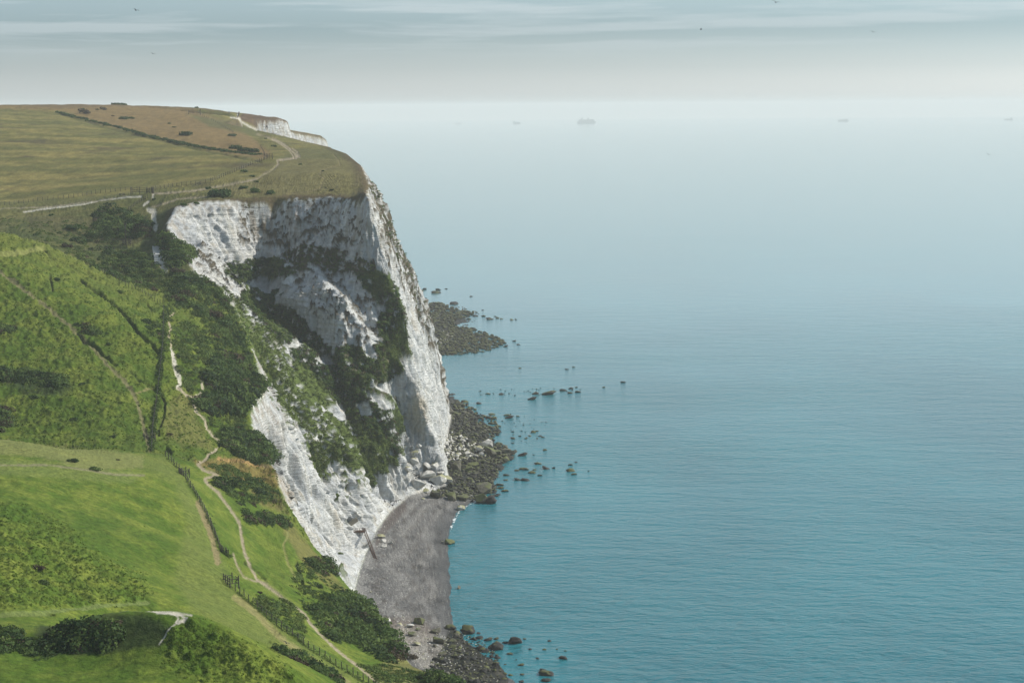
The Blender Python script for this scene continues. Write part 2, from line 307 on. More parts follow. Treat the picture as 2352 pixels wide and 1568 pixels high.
def paint(pg, c, soft=8, yr=(0, 9999), amt=1.0, nzv=None, namp=10):
    global col
    d = sdist(u_, v_, pg, 60)
    if nzv is not None: d = d+nzv*namp
    m = ss(-soft, soft, d)*amt*((y > yr[0]) & (y < yr[1]))
    col = mixc(col, c, m); return m
moor = [(-80,236),(0,250),(145,255),(250,290),(350,312),(450,335),(520,352),(600,366),(625,355),(590,325),(555,300),(540,285),(470,262),(430,248),(300,236),(-80,230)]
paint(moor, (.165,.112,.048), 5, (850, 1800), .9, n2, 10)
paint([(-80,233),(0,241),(140,250),(260,244),(440,250),(560,262),(600,262),(560,230)], (.105,.075,.040), 3, (1150, 1800), .7, n2, 4)
paint([(430,262),(560,285),(600,300),(590,312),(480,290)], (.085,.090,.034), 4, (1000, 1600), .8, n2, 4)
paint([(575,255),(680,265),(680,285),(590,290),(540,270)], (.085,.050,.034), 3, (1200, 1600), .9, n2, 3)
plate = [(540,452),(480,440),(520,425),(600,410),(640,360),(700,340),(770,340),(830,370),(850,400),(845,440),(800,452)]
paint(plate, (.100,.098,.038), 8, (690, 1200), .9, n2, 8)
paint(plate, (.150,.125,.050), 8, (690, 900), .5, n3, 16)
EB = ss(7, 0, E_+n3*5)*ss(650, 700, y)*landm; col = mixc(col, (.085,.060,.036), EB*.85)
paint([(790,345),(850,345),(850,400),(825,385)], (.075,.055,.034), 8, (690, 1200), .8, n3, 12)
paint([(130,440),(350,444),(420,440),(400,470),(300,470),(60,490),(-50,500),(-50,478)], (.085,.090,.030), 6, (690, 800), .7, n2, 8)
paint([(60,255+240),(200,500),(330,540),(350,560),(200,560),(60,520)], (.070,.065,.030), 10, (650, 790), .6, n2, 14)
# field B near: mown strip along the fence and flat light turf
paint([(330,1045),(380,1045),(420,1090),(470,1185),(512,1290),(540,1360),(640,1440),(860,1580),(700,1580),(560,1470),(440,1400),(400,1330),(430,1200),(400,1110),(330,1075)], (.120,.145,.036), 14, (290, 450), .7, n3, 8)
paint([(-60,1050),(120,1060),(330,1085),(300,1110),(-60,1085)], (.130,.160,.042), 6, (290, 450), .6, n3, 8)
paint([(-60,1000),(100,1015),(330,1045),(330,1075),(200,1080),(100,1050),(-60,1040)], (.185,.185,.070), 5, (290, 455), .6, n3, 10)
paint([(440,1060),(560,1050),(640,1080),(660,1120),(560,1110),(470,1075)], (.200,.150,.050), 6, (400, 510), .85, n3, 10)
paint([(400,910),(440,900),(450,960),(480,1010),(500,1040),(380,1010),(370,960)], (.145,.140,.045), 8, (440, 540), .7, n3, 10)
paint([(560,1120),(640,1130),(660,1180),(600,1160)], (.150,.120,.050), 8, (400, 510), .7, n3, 10)
paint([(660,1190),(735,1280),(800,1360),(760,1350),(700,1300),(650,1220)], (.155,.125,.050), 6, (400, 500), .6, n3, 12)
paint([(900,1500),(1010,1540),(1000,1600),(850,1560)], (.190,.165,.070), 8, (300, 400), .6, n3, 12)
# dark rank growth; on the near bank its shade is put into the colour
for pg, yr in [([(0,855),(60,845),(150,865),(170,895),(120,910),(60,905),(0,880)], (450, 620)), ([(100,1420),(250,1408),(340,1412),(395,1440),(375,1480),(250,1500),(110,1505),(50,1500)], (225, 262))]:
    paint(pg, (.030,.045,.016), 8, yr, .8, n3, 10)
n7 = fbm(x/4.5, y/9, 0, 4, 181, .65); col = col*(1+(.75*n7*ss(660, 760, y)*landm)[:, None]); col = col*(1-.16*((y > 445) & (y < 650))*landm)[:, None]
# ---- paths: (line, half width, colour, y range)
CH = (.46,.43,.37); DIRT = (.27,.225,.165); DRY = (.19,.175,.085); DARK = (.035,.045,.018)
PATHS = [
 ([Z1(160,785),Z1(300,765),Z1(430,750),Z1(560,735),Z1(700,705),Z1(850,688),Z1(960,680)], 1.6, CH, (680, 850)),
 ([Z1(0,765),Z1(350,750),Z1(560,722),Z1(760,700)], .9, DIRT, (680, 850)),
 ([Z1(1035,665),Z1(1150,655),Z1(1300,645),Z1(1390,630),Z1(1530,605),Z1(1650,580),Z1(1750,560),Z1(1780,535),Z1(1850,500),Z1(1890,460),Z1(1880,435),Z1(1930,430),Z1(2010,420),Z1(2030,405),Z1(1985,375),Z1(1960,350),Z1(1900,310),Z1(1850,290)], 2.0, DIRT, (690, 1400)),
 ([Z1(1870,465),Z1(1850,500),Z1(1800,530),Z1(1700,560),Z1(1500,605)], 1.0, DRY, (690, 1400)),
 ([Z1(1040,665),Z1(1035,690)], 1.8, CH, (660, 850)), ([Z1(1010,715),Z1(975,740)], 2.0, CH, (660, 850)),
 ([Z1(1035,750),Z1(1100,735),Z1(1200,700),Z1(1300,690),Z1(1400,685)], 1.6, DIRT, (660, 850)),
 ([Z1(2020,405),Z1(1985,420),Z1(1900,432)], 1.4, DIRT, (690, 1400)), ([Z1(1985,355),Z1(2020,380),Z1(2000,400),Z1(2035,415)], 1.2, DIRT, (690, 1400)),
 ([Z8(180,195),Z8(300,210),Z8(330,260),Z8(440,320),Z8(560,380)], 2.2, CH, (900, 1500)), ([Z8(560,440),Z8(700,480),Z8(900,580),Z8(1050,690),Z8(1110,790)], 1.2, DIRT, (800, 1500)),
 ([Z8(1690,740),Z8(1760,820),Z8(1790,900),Z8(1500,975),Z8(1490,1060),Z8(1550,1100),Z8(1490,1240),Z8(1300,1300),Z8(1000,1310)], .9, (.16,.13,.07), (690, 1200)),
 ([Z9(1010,530),Z9(1090,560),Z9(1080,640),Z9(1100,720),Z9(1110,810)], 5.5, CH, (660, 790)),
 ([Z9(1200,1340),Z9(1260,1430)], 5.0, CH, (600, 700)), ([Z9(1060,1200),Z9(1160,1310),Z9(1250,1460)], 2.0, CH, (600, 700)),
 ([Z9(720,1070),Z9(860,1040),Z9(1000,970)], 3.0, (.14,.15,.05), (600, 720)),
 ([Z3(1140,650),Z3(1100,680),Z3(1105,720),Z3(1118,760),Z3(1100,800),Z3(1120,860),Z3(1112,880)], 1.9, (.36,.30,.22), (440, 640)),
 ([Z3(1130,920),Z3(1140,990),Z3(1160,1060),Z3(1175,1100),Z3(1160,1140)], 4.6, CH, (440, 640)), ([Z3(1115,880),Z3(1130,930)], 2.0, CH, (440, 640)),
 ([Z3(1335,1035),Z3(1315,1090),Z3(1325,1150),Z3(1305,1185),Z3(1255,1210)], 2.6, (.36,.32,.25), (440, 640)), ([Z3(1160,1140),Z3(1255,1210),Z3(1275,1290),Z3(1340,1350),Z3(1350,1410),Z3(1400,1455),Z3(1450,1500),Z3(1400,1550),Z3(1370,1570)], 2.8, (.33,.28,.21), (430, 600)),
 ([(482,1040),(470,1055),(455,1066),(468,1080),(485,1085),(500,1090),(470,1100),(478,1112),(500,1130),(530,1170),(550,1200),(556,1240),(562,1270),(575,1300),(590,1330),(620,1350),(660,1380),(700,1410),(712,1430)], 3.1, DIRT, (330, 520)),
 ([(712,1430),(735,1455),(770,1490),(810,1520),(860,1560),(900,1590)], 2.9, (.27,.23,.165), (300, 400)),
 ([(535,1270),(545,1300),(560,1325),(590,1335)], 1.8, DIRT, (330, 480)),
 ([(590,1070),(640,1072),(665,1078)], 3.0, (.24,.18,.10), (430, 520)), ([(500,1052),(560,1060),(600,1068)], 3, (.26,.17,.07), (430, 520)),
 ([(655,1190),(662,1230),(650,1250),(660,1290),(680,1330)], 2.2, (.17,.17,.06), (380, 500)),
 ([(0,625),(50,660),(100,700),(150,740),(170,760),(210,795),(250,840),(290,880),(315,920),(325,960),(335,1000),(345,1035)], 4.2, (.135,.125,.062), (440, 640)),
 ([(0,585),(50,580),(100,570)], 4.5, (.17,.18,.055), (520, 660)),
 ([(310,905),(350,890)], 1.8, (.17,.15,.07), (440, 560)),
 ([(-60,1068),(120,1068),(260,1088),(330,1092)], 2.2, (.19,.18,.10), (290, 450)),
 ([(455,1155),(470,1190),(490,1240),(500,1290)], 7, (.20,.165,.085), (290, 450)),
 ([(540,1370),(580,1400),(640,1460),(720,1520),(800,1570)], 7, (.20,.185,.075), (290, 450)),
 ([(-60,1412),(100,1405),(250,1390),(340,1382)], 4, (.13,.165,.05), (250, 300)),
 ([(258,1402),(300,1399),(350,1401),(395,1404),(440,1412)], 2.0, (.40,.37,.32), (225, 262)), ([(400,1405),(410,1418),(396,1440),(378,1462),(366,1478)], 1.6, (.42,.39,.34), (225, 262)), ([(360,1404),(415,1410),(428,1420),(408,1428)], 3, (.42,.39,.34), (225, 262)),
]
pathm = np.zeros(x.size, np.float32)
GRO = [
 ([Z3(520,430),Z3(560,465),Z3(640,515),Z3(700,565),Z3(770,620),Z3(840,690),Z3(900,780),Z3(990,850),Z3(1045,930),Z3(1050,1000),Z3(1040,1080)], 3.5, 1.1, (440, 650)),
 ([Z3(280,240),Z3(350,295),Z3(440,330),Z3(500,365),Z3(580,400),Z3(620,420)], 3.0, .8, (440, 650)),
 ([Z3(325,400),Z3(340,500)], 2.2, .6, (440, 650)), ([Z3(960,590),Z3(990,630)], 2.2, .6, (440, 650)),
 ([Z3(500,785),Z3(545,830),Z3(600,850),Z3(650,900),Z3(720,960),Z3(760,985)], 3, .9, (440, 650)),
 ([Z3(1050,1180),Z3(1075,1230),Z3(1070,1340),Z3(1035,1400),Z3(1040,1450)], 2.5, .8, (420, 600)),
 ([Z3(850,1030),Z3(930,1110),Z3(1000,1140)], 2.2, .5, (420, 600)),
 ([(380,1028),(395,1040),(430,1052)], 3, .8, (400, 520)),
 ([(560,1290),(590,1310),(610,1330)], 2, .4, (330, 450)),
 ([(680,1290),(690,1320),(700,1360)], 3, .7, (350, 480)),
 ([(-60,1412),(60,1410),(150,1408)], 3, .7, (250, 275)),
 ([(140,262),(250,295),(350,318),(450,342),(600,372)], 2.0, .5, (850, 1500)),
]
n5 = fbm(x/.8, y/.8, 0, 3, 171)
for ln, w, c, yr in PATHS:
    d = pdist(u_+n3*1.5, v_+n2*2, ln, 20); m = ss(w+1.2, w-1.2, d+n3*w*.8+n5*w*.7*(y < 640))*((y > yr[0]) & (y < yr[1]))*landm
    cc = np.asarray(c)*(1+.25*n3[:, None]); col = col*(1-m[:, None]*.92)+cc*m[:, None]*.92
    z = z-m*.12*(y/500); pathm = np.maximum(pathm, m*ss(25, 0, d))
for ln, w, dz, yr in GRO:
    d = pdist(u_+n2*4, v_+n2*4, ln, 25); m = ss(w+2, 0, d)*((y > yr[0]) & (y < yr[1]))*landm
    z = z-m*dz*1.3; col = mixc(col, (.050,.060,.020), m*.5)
# ---- cliff: chalk with scrub patches
VEG = [ # polygon, strength, kind (0 dark scrub, 1 bright grass, 2 brown)
 ([Z2(*p) for p in [(630,590),(700,560),(800,535),(1000,515),(1120,560),(1200,640),(1110,700),(950,660),(880,700),(780,715),(700,655)]], .80, 0),
 ([Z2(*p) for p in [(730,790),(860,760),(960,770),(1090,740),(1140,800),(1070,860),(1200,890),(1270,960),(1330,1070),(1420,1110),(1500,1180),(1580,1290),(1640,1400),(1700,1568),(1430,1568),(1230,1400),(1110,1200),(1050,1180),(900,1000),(800,880)]], .86, 0),
 ([Z4(*p) for p in [(470,0),(1060,0),(1100,60),(1240,150),(1370,180),(1350,260),(1220,290),(1350,420),(1310,480),(1390,620),(1350,720),(1390,900),(1290,910),(1170,980),(1160,1090),(1120,1000),(1050,760),(980,560),(840,440),(700,300),(600,200),(560,80)]], .86, 0),
 ([Z4(*p) for p in [(1010,570),(1100,560),(1170,620),(1250,700),(1390,880),(1300,900),(1180,960),(1140,840),(1080,700)]], 1.0, 1),
 ([Z4(*p) for p in [(600,100),(700,200),(830,400),(960,560),(1040,740),(1000,720),(860,600),(720,420),(600,230)]], 1.0, 1),
 ([Z2(*p) for p in [(1600,640),(1700,590),(1790,620),(1900,700),(1955,780),(1990,1000),(2000,1200),(2020,1290),(1950,1400),(1860,1330),(1810,1180),(1780,1000),(1830,900),(1700,760)]], .84, 0),
 ([Z4(*p) for p in [(1140,-20),(1400,-20),(1440,80),(1370,190),(1240,160)]], .95, 0),
 ([Z2(*p) for p in [(1260,420),(1420,440),(1620,500),(1760,560),(1780,620),(1600,650),(1350,640),(1200,620),(1080,560),(1100,500)]], .66, 2),
 ([Z2(*p) for p in [(1180,640),(1600,650),(1830,900),(1790,1050),(1820,1250),(1600,1300),(1430,1100),(1300,900),(1220,750)]], .42, 2),
 ([Z2(*p) for p in [(1540,1080),(1830,1150),(1880,1400),(1800,1568),(1640,1450),(1560,1280)]], .42, 2),
 ([Z2(*p) for p in [(480,560),(580,640),(740,760),(700,700),(640,600),(560,470),(500,430)]], .6, 2),
 ([(512,660),(560,712),(640,797),(690,880),(755,960),(797,1025),(835,1085),(800,1075),(770,1060),(735,1100),(700,1050),(670,990),(637,930),(612,885),(590,830),(565,760)], .80, 1),
 ([(735,1000),(800,1040),(840,1110),(850,1150),(800,1150),(760,1120),(735,1080)], .40, 1),
 ([(560,458),(700,455),(830,460),(850,560),(760,580),(640,570),(540,560)], .44, 2),
 ([(840,395),(880,440),(915,560),(975,680),(1000,800),(985,800),(940,700),(890,600),(860,480)], .62, 2),
 ([(985,800),(1003,800),(1030,930),(1015,930)], .5, 2),
 ([Z4(*p) for p in [(860,1020),(900,1060),(960,1160),(970,1190),(900,1150)]], .9, 1), ([Z4(*p) for p in [(960,1040),(1030,1160),(1020,1180),(970,1090)]], .9, 1),
 ([Z4(*p) for p in [(940,1190),(1000,1300),(990,1330),(940,1240)]], .9, 1),
 ([(780,1340),(815,1350),(800,1330),(760,1290),(750,1280)], .6, 1),
]
a_big = np.full(x.size, -1.0); cells = fbm(x/2.2, y/2.2, z/2.4, 4, 121, .62); cells2 = fbm(x/11, y/11, z/13, 3, 131)
dotn = cells*1.5+cells2*.7
vegd = np.full(x.size, -1.0, np.float32); vk = np.zeros((x.size, 3), np.float32)
CK = {0: (.042,.058,.024), 1: (.090,.122,.028), 2: (.095,.078,.050)}
for pg, st, kd in VEG:
    d = sdist(u_, v_, pg, 60); a = st*ss(-9, 7, d+cells2*16)
    m = (a*1.15 + dotn*.75 > .62)
    s = ss(-.06, .06, a*1.0+dotn*(.95-.25*st)-.60)*(a > .02)
    a_big = np.maximum(a_big, np.where(a > .6, 1.0, -1.0)) ; vegd = np.maximum(vegd, s); ck_ = np.asarray(CK[kd])[None, :].repeat(x.size, 0) if kd != 0 else mixc(mixc(CK[0], (.080,.112,.028), ss(-.1, .25, cells2+.25*np.roll(cells2, 7))), (.060,.050,.032), ss(.2, .45, fbm(x/8, y/8, z/9, 2, 137))*.7)
    vk = vk*(1-s[:, None])+ck_*s[:, None]
WH = [([Z4(*p) for p in [(1185,290),(1290,310),(1330,400),(1230,330)]]), ([Z4(*p) for p in [(820,475),(870,430),(940,440),(985,540),(900,545),(860,500)]]), ([Z4(*p) for p in [(1130,340),(1200,360),(1310,460),(1240,470),(1160,400)]]), ([Z4(*p) for p in [(1070,430),(1130,420),(1160,500),(1090,510)]]),
      ([Z2(*p) for p in [(1130,860),(1180,790),(1290,790),(1300,880),(1200,900)]]), ([Z2(*p) for p in [(1110,1180),(1240,1120),(1230,1160),(1170,1190)]]), ([Z2(*p) for p in [(1330,1270),(1430,1250),(1470,1310),(1400,1320)]]), ([Z4(*p) for p in [(1370,110),(1440,80),(1440,180),(1390,180)]])]
for pg in WH:
    s = ss(-6, 3, sdist(u_, v_, pg, 40)+cells*8); vegd = vegd*(1-s)
chalk = mixc((.40,.41,.415), (.60,.595,.57), ss(-.4, .4, q2+.5*n3)); chalk = mixc(chalk, (.50,.47,.40), ss(.12, .5, fbm(x/7, y/7, z/22, 3, 141))*.5)
chalk = mixc(chalk, (.30,.30,.29), ss(.22, .5, fbm(x/2.2, y/2.2, z/1.4, 3, 151))*.55)
fl = ss(.10, .0, np.abs(((bed/1.05) % 1)-.5)-.02)*ss(-.1, .25, fbm(x/6, y/6, z/1.5, 3, 155)); chalk = mixc(chalk, (.22,.22,.21), fl*(.3+.5*ss(35, 60, z))); vj = ss(.06, .0, np.abs(fbm(x/3, y/3, z/30, 2, 157)))*ss(-.2, .2, q2); chalk = mixc(chalk, (.30,.31,.30), vj*.6)
chalk = mixc(chalk, (.36,.37,.33), ss(.1, .5, fbm(x/2.5, y/2.5, z/16, 3, 156))*.5)
dr = ss(-9, -1, E_+4*fbm(x/5, y/5, 0, 2, 158))*ss(-.1, .3, fbm(x/1.6, y/1.6, z/25, 3, 159)); chalk = mixc(chalk, (.22,.17,.115), dr*.65)
chalk = mixc(chalk, (.40,.34,.25), ss(.12, .42, fbm(x/3.5, y/3.5, z/40, 3, 160))*.5)
buff = paint  # warm stained panel on the nose
s = ss(-6, 6, sdist(u_, v_, [Z5(250,200),Z5(330,60),Z5(400,150),Z5(470,350),Z5(460,560),Z5(300,560),Z5(260,400)], 40)); chalk = mixc(chalk, (.50,.42,.30), s*.55*ss(-.4, .3, q3+.2))
s = ss(-4, 4, sdist(u_, v_, [Z4(400,990),Z4(480,960),Z4(590,1030),Z4(560,1180),Z4(500,1150),Z4(440,1060)], 30))*(y < 520); chalk = mixc(chalk, (.30,.22,.13), s*.7*ss(-.3, .3, q3))
vegd = np.maximum(vegd, 0)*(1-ss(8, 2, z-2)*.8)
vk = vk*(1+.5*n3[:, None])
cc = chalk*(1-vegd[:, None])+np.maximum(vk, .01)*vegd[:, None]
tm = ss(.8, -.4, E_+n3*2.0)*ss(-1, .3, F_)
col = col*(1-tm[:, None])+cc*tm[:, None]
# veg relief on the face
z = z + cliffm*fade*vegd*(.9+1.1*cells)*.8
# beach and shore
bm_ = ss(.4, -.8, F_)
sp = fbm(x/.9, y/.9, 0, 2, 161)
bc = mixc((.075,.074,.073), (.155,.151,.143), ss(-.4, .4, sp+.6*n2+.5*np.sin((z*9)+n2*3)*.4)); bc = mixc(bc, (.055,.042,.036), ss(-3, 3, sdist(u_, v_, [(905,1160),(930,1148),(935,1170),(890,1220),(865,1260),(862,1240),(885,1190)], 30)+n3*8)*.7)
bc = mixc(bc, (.13,.09,.065), ss(-14, 14, sdist(u_, v_, [(880,1420),(960,1420),(1000,1450),(960,1480),(900,1470)], 40)+n3*14)*.45)
bc = mixc(bc, (.22,.205,.18), ss(-10, 8, sdist(u_, v_, [(905,1430),(960,1440),(1010,1470),(1060,1560),(1000,1568),(940,1500)], 40)+n3*18)*.6)
bc = mixc(bc, (.032,.034,.036), ss(.75, .1, z+.25*n2)*.75)
for zl in (1.0, 1.45, 1.95): bc = mixc(bc, (.040,.030,.024), ss(.10, .02, np.abs(z+.22*n2-zl))*ss(-.25, .3, fbm(x/3, y/3, 0, 3, 163+int(zl*10)))*.6)
bc = mixc(bc, (.34,.33,.30), ss(.36, .5, fbm(x/.5, y/.5, 0, 2, 167))*.8)  # pale speckles put glitter into the shingle colour
ry = ((y > 660) | (sdist(u_, v_, [ZB(*p) for p in [(300,560),(700,600),(960,820),(1000,1230),(300,1240),(100,1040),(180,860),(260,700)]], 30) > -6)); bc = np.where(ry[:, None], mixc((.010,.011,.010), (.045,.042,.030), ss(-.3, .5, n3+sp)), bc)
col = col*(1-bm_[:, None])+bc*bm_[:, None]
z = z + bm_*(.10*sp+.12*n3)*np.clip(z, 0, 1)+bm_*.22*fbm(x/5, y/5, 0, 2, 165)*(np.abs(z) < 2)
rockm = bm_*((y > 660))*ss(-1, .5, z); z = z+rockm*(.9*np.maximum(n3, -.1)+.3*sp+.8*n2-.25)
col = col*(1-.10*landm*(1-tm))[:, None]; col = np.clip(col, .008, .75)
XV, YV, ZV = [a.reshape(NR, NC) for a in (x, y, z)]
EV, FV = E_.reshape(NR, NC), F_.reshape(NR, NC)
idx = np.arange(NR*NC).reshape(NR, NC)
q = np.stack([idx[:-1, :-1], idx[:-1, 1:], idx[1:, 1:], idx[1:, :-1]], -1).reshape(-1, 4)
Ec, Fc, Zc, Yc = E_[q].mean(1), F_[q].mean(1), z[q].max(1), y[q].mean(1)
keep = Zc > -1.2
cls = np.where(Fc < 0, 2, np.where(Ec < 0, 1, 0))
def np_mesh(name, V, Q, cols=None, smooth=True):
    used, inv = np.unique(Q, return_inverse=True); inv = inv.reshape(Q.shape); k = Q.shape[1]
    me = bpy.data.meshes.new(name); me.vertices.add(len(used)); me.vertices.foreach_set('co', V[used].astype(np.float32).ravel())
    me.loops.add(Q.size); me.loops.foreach_set('vertex_index', inv.astype(np.int32).ravel())
    me.polygons.add(len(Q)); me.polygons.foreach_set('loop_start', np.arange(0, Q.size, k, dtype=np.int32))
    me.polygons.foreach_set('use_smooth', np.full(len(Q), smooth, bool)); me.update(calc_edges=True)
    if cols is not None:
        at = me.color_attributes.new('col', 'FLOAT_COLOR', 'POINT'); at.data.foreach_set('color', np.hstack([cols[used], np.ones((len(used), 1))]).astype(np.float32).ravel())
    return me
Vall = np.stack([x, y, z], 1)
# ------------------------------------------------------------------ materials
def mat(name, rough=.9, spec=.2):
    m = bpy.data.materials.new(name); m.use_nodes = True; t = m.node_tree; b = t.nodes['Principled BSDF']
    b.inputs['Roughness'].default_value = rough; b.inputs['Specular IOR Level'].default_value = spec
    return m, t, b
def noise(t, scale, detail=4, vec=None, rough=.55, sc=None):
    n = N(t, 'ShaderNodeTexNoise'); n.inputs['Scale'].default_value = scale; n.inputs['Detail'].default_value = detail; n.inputs['Roughness'].default_value = rough
    g = N(t, 'ShaderNodeNewGeometry')
    if sc:
        mp = N(t, 'ShaderNodeMapping'); mp.inputs['Scale'].default_value = sc; t.links.new(g.outputs['Position'], mp.inputs[0]); t.links.new(mp.outputs[0], n.inputs['Vector'])
    else: t.links.new(g.outputs['Position'], n.inputs['Vector'])
    return n
def mulcol(t, a, b_, fac=1.0):
    m = N(t, 'ShaderNodeMix', data_type='RGBA', blend_type='MULTIPLY'); m.inputs[0].default_value = fac; t.links.new(a, m.inputs[6]); t.links.new(b_, m.inputs[7]); return m.outputs[2]
def bump(t, h, dist, strength=1, nrm=None):
    b = N(t, 'ShaderNodeBump'); b.inputs['Distance'].default_value = dist; b.inputs['Strength'].default_value = strength; t.links.new(h, b.inputs['Height'])
    if nrm: t.links.new(nrm, b.inputs['Normal'])
    return b.outputs[0]
def surf_mat(name, fine, amp, bdist, lo, hi, strata=False, rough=.95):
    m, t, b = mat(name, rough, .08 if not strata else .15)
    a = N(t, 'ShaderNodeAttribute', attribute_name='col')
    n = noise(t, fine, 5, rough=.65); r = ramp(t, [(.3, lo), (.7, hi)]); t.links.new(n.outputs[0], r.inputs[0])
    c = mulcol(t, a.outputs[0], r.outputs[0]); nr = bump(t, n.outputs[0], bdist, .8)
    if strata:
        s = noise(t, 1.0, 4, sc=(.12, .12, 1.3)); nr = bump(t, s.outputs[0], 1.2, .9, nr)
        vo = N(t, 'ShaderNodeTexVoronoi', feature='DISTANCE_TO_EDGE'); g = N(t, 'ShaderNodeNewGeometry'); mp = N(t, 'ShaderNodeMapping'); mp.inputs['Scale'].default_value = (.35, .35, .22)
        nn = noise(t, .4, 3); mx = N(t, 'ShaderNodeMix', data_type='VECTOR'); 
        ad = N(t, 'ShaderNodeVectorMath', operation='MULTIPLY_ADD'); ad.inputs[1].default_value = (4, 4, 4); t.links.new(nn.outputs[1], ad.inputs[0]); t.links.new(g.outputs['Position'], ad.inputs[2])
        t.links.new(ad.outputs[0], mp.inputs[0]); t.links.new(mp.outputs[0], vo.inputs['Vector'])
        rr = ramp(t, [(0, 0), (.05, 1)]); t.links.new(vo.outputs['Distance'], rr.inputs[0]); nr = bump(t, rr.outputs[0], .5, .6, nr)
        st = noise(t, 1.0, 5, sc=(.9, .9, .07)); r2 = ramp(t, [(.35, (.80, .79, .76)), (.55, (1.02, 1.02, 1.02))]); t.links.new(st.outputs[0], r2.inputs[0]); c = mulcol(t, c, r2.outputs[0])
    t.links.new(c, b.inputs['Base Color']); t.links.new(nr, b.inputs['Normal'])
    return m
M_turf = surf_mat('turf', 1.1, 1, .40, (.58,.60,.55), (1.45,1.42,1.38))
M_chalk = surf_mat('chalk', .9, 1, .5, (.86,.86,.86), (1.10,1.10,1.10), True)
M_beach = surf_mat('shingle', 2.2, 1, .3, (.30,.30,.31), (2.4,2.35,2.3), rough=.6)
def link(name, me, m, kind=None, label=None, cat=None, group=None, parent=None):
    o = bpy.data.objects.new(name, me); C.objects.link(o)
    if m is not None and me is not None and hasattr(me, 'materials') and len(me.materials) == 0: me.materials.append(m)
    if kind: o['kind'] = kind
    if label: o['label'] = label
    if cat: o['category'] = cat
    if group: o['group'] = group
    if parent: o.parent = parent
    return o
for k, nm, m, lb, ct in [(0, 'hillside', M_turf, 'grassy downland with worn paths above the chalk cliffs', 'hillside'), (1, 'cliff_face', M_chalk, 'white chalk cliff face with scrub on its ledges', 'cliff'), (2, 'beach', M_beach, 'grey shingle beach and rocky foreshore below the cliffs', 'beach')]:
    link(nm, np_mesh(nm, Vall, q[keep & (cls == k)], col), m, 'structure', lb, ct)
# ------------------------------------------------------------------ sea
RS = 20500.0
rr_ = np.concatenate([[1.], np.geomspace(150, RS, 90)]); aa = np.linspace(0, 2*np.pi, 181)[:-1]
sx = np.outer(rr_, np.cos(aa)).ravel(); sy = np.outer(rr_, np.sin(aa)).ravel()
si = np.arange(len(rr_)*180).reshape(len(rr_), 180); sq = np.stack([si[:-1], si[1:], np.roll(si, -1, 1)[1:], np.roll(si, -1, 1)[:-1]], -1).reshape(-1, 4)
M_sea, t, b = mat('sea_water', .12, .5); b.inputs['IOR'].default_value = 1.33
g = N(t, 'ShaderNodeNewGeometry'); sp_ = N(t, 'ShaderNodeSeparateXYZ'); t.links.new(g.outputs['Position'], sp_.inputs[0])
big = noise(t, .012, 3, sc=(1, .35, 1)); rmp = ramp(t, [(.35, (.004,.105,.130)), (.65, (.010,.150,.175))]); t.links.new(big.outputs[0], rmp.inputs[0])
# base colour pales with distance: the far glare is put into the water colour
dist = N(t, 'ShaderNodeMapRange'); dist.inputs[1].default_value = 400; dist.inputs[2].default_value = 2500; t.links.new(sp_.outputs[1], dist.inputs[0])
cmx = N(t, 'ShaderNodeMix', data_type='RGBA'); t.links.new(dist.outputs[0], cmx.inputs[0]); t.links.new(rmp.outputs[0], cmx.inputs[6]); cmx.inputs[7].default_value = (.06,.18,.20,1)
rf = N(t, 'ShaderNodeMapRange'); rf.inputs[1].default_value = 450; rf.inputs[2].default_value = 1500; rf.inputs[3].default_value = .20; rf.inputs[4].default_value = .08; t.links.new(sp_.outputs[1], rf.inputs[0]); t.links.new(rf.outputs[0], b.inputs['Roughness'])
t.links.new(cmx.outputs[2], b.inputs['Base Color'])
def wnoise(scale, detail, sc, rot, rough=.55):
    n = noise(t, scale, detail, sc=sc, rough=rough); n.inputs['Vector'].links[0].from_node.inputs['Rotation'].default_value = (0, 0, rot); return n
w1 = wnoise(.30, 4, (.7, 1.1, 1), .38, .6); w2 = wnoise(.085, 3, (.5, 1.2, 1), .5); w3 = wnoise(1.3, 3, (.8, 1.1, 1), .1); w4 = wnoise(.007, 3, (.5, 1.6, 1), .2)
fd = N(t, 'ShaderNodeMapRange'); fd.inputs[1].default_value = 450; fd.inputs[2].default_value = 1400; fd.inputs[3].default_value = 1.0; fd.inputs[4].default_value = .10; t.links.new(sp_.outputs[1], fd.inputs[0])
pm_ = N(t, 'ShaderNodeMath', operation='MULTIPLY'); pr = ramp(t, [(.35, .55), (.65, 1.0)]); t.links.new(w4.outputs[0], pr.inputs[0]); t.links.new(fd.outputs[0], pm_.inputs[0]); t.links.new(pr.outputs[0], pm_.inputs[1])
n_ = None
for w_, ds in ((w2, 1.6), (w1, 1.15), (w3, .14)):
    bb_ = N(t, 'ShaderNodeBump'); bb_.inputs['Distance'].default_value = ds; t.links.new(w_.outputs[0], bb_.inputs['Height']); t.links.new(pm_.outputs[0], bb_.inputs['Strength'])
    if n_: t.links.new(n_, bb_.inputs['Normal'])
    n_ = bb_.outputs[0]
t.links.new(n_, b.inputs['Normal'])
link('sea', np_mesh('sea', np.stack([sx, sy, np.zeros_like(sx)], 1), sq), M_sea, 'structure', 'calm turquoise sea fading into haze at the horizon', 'sea')
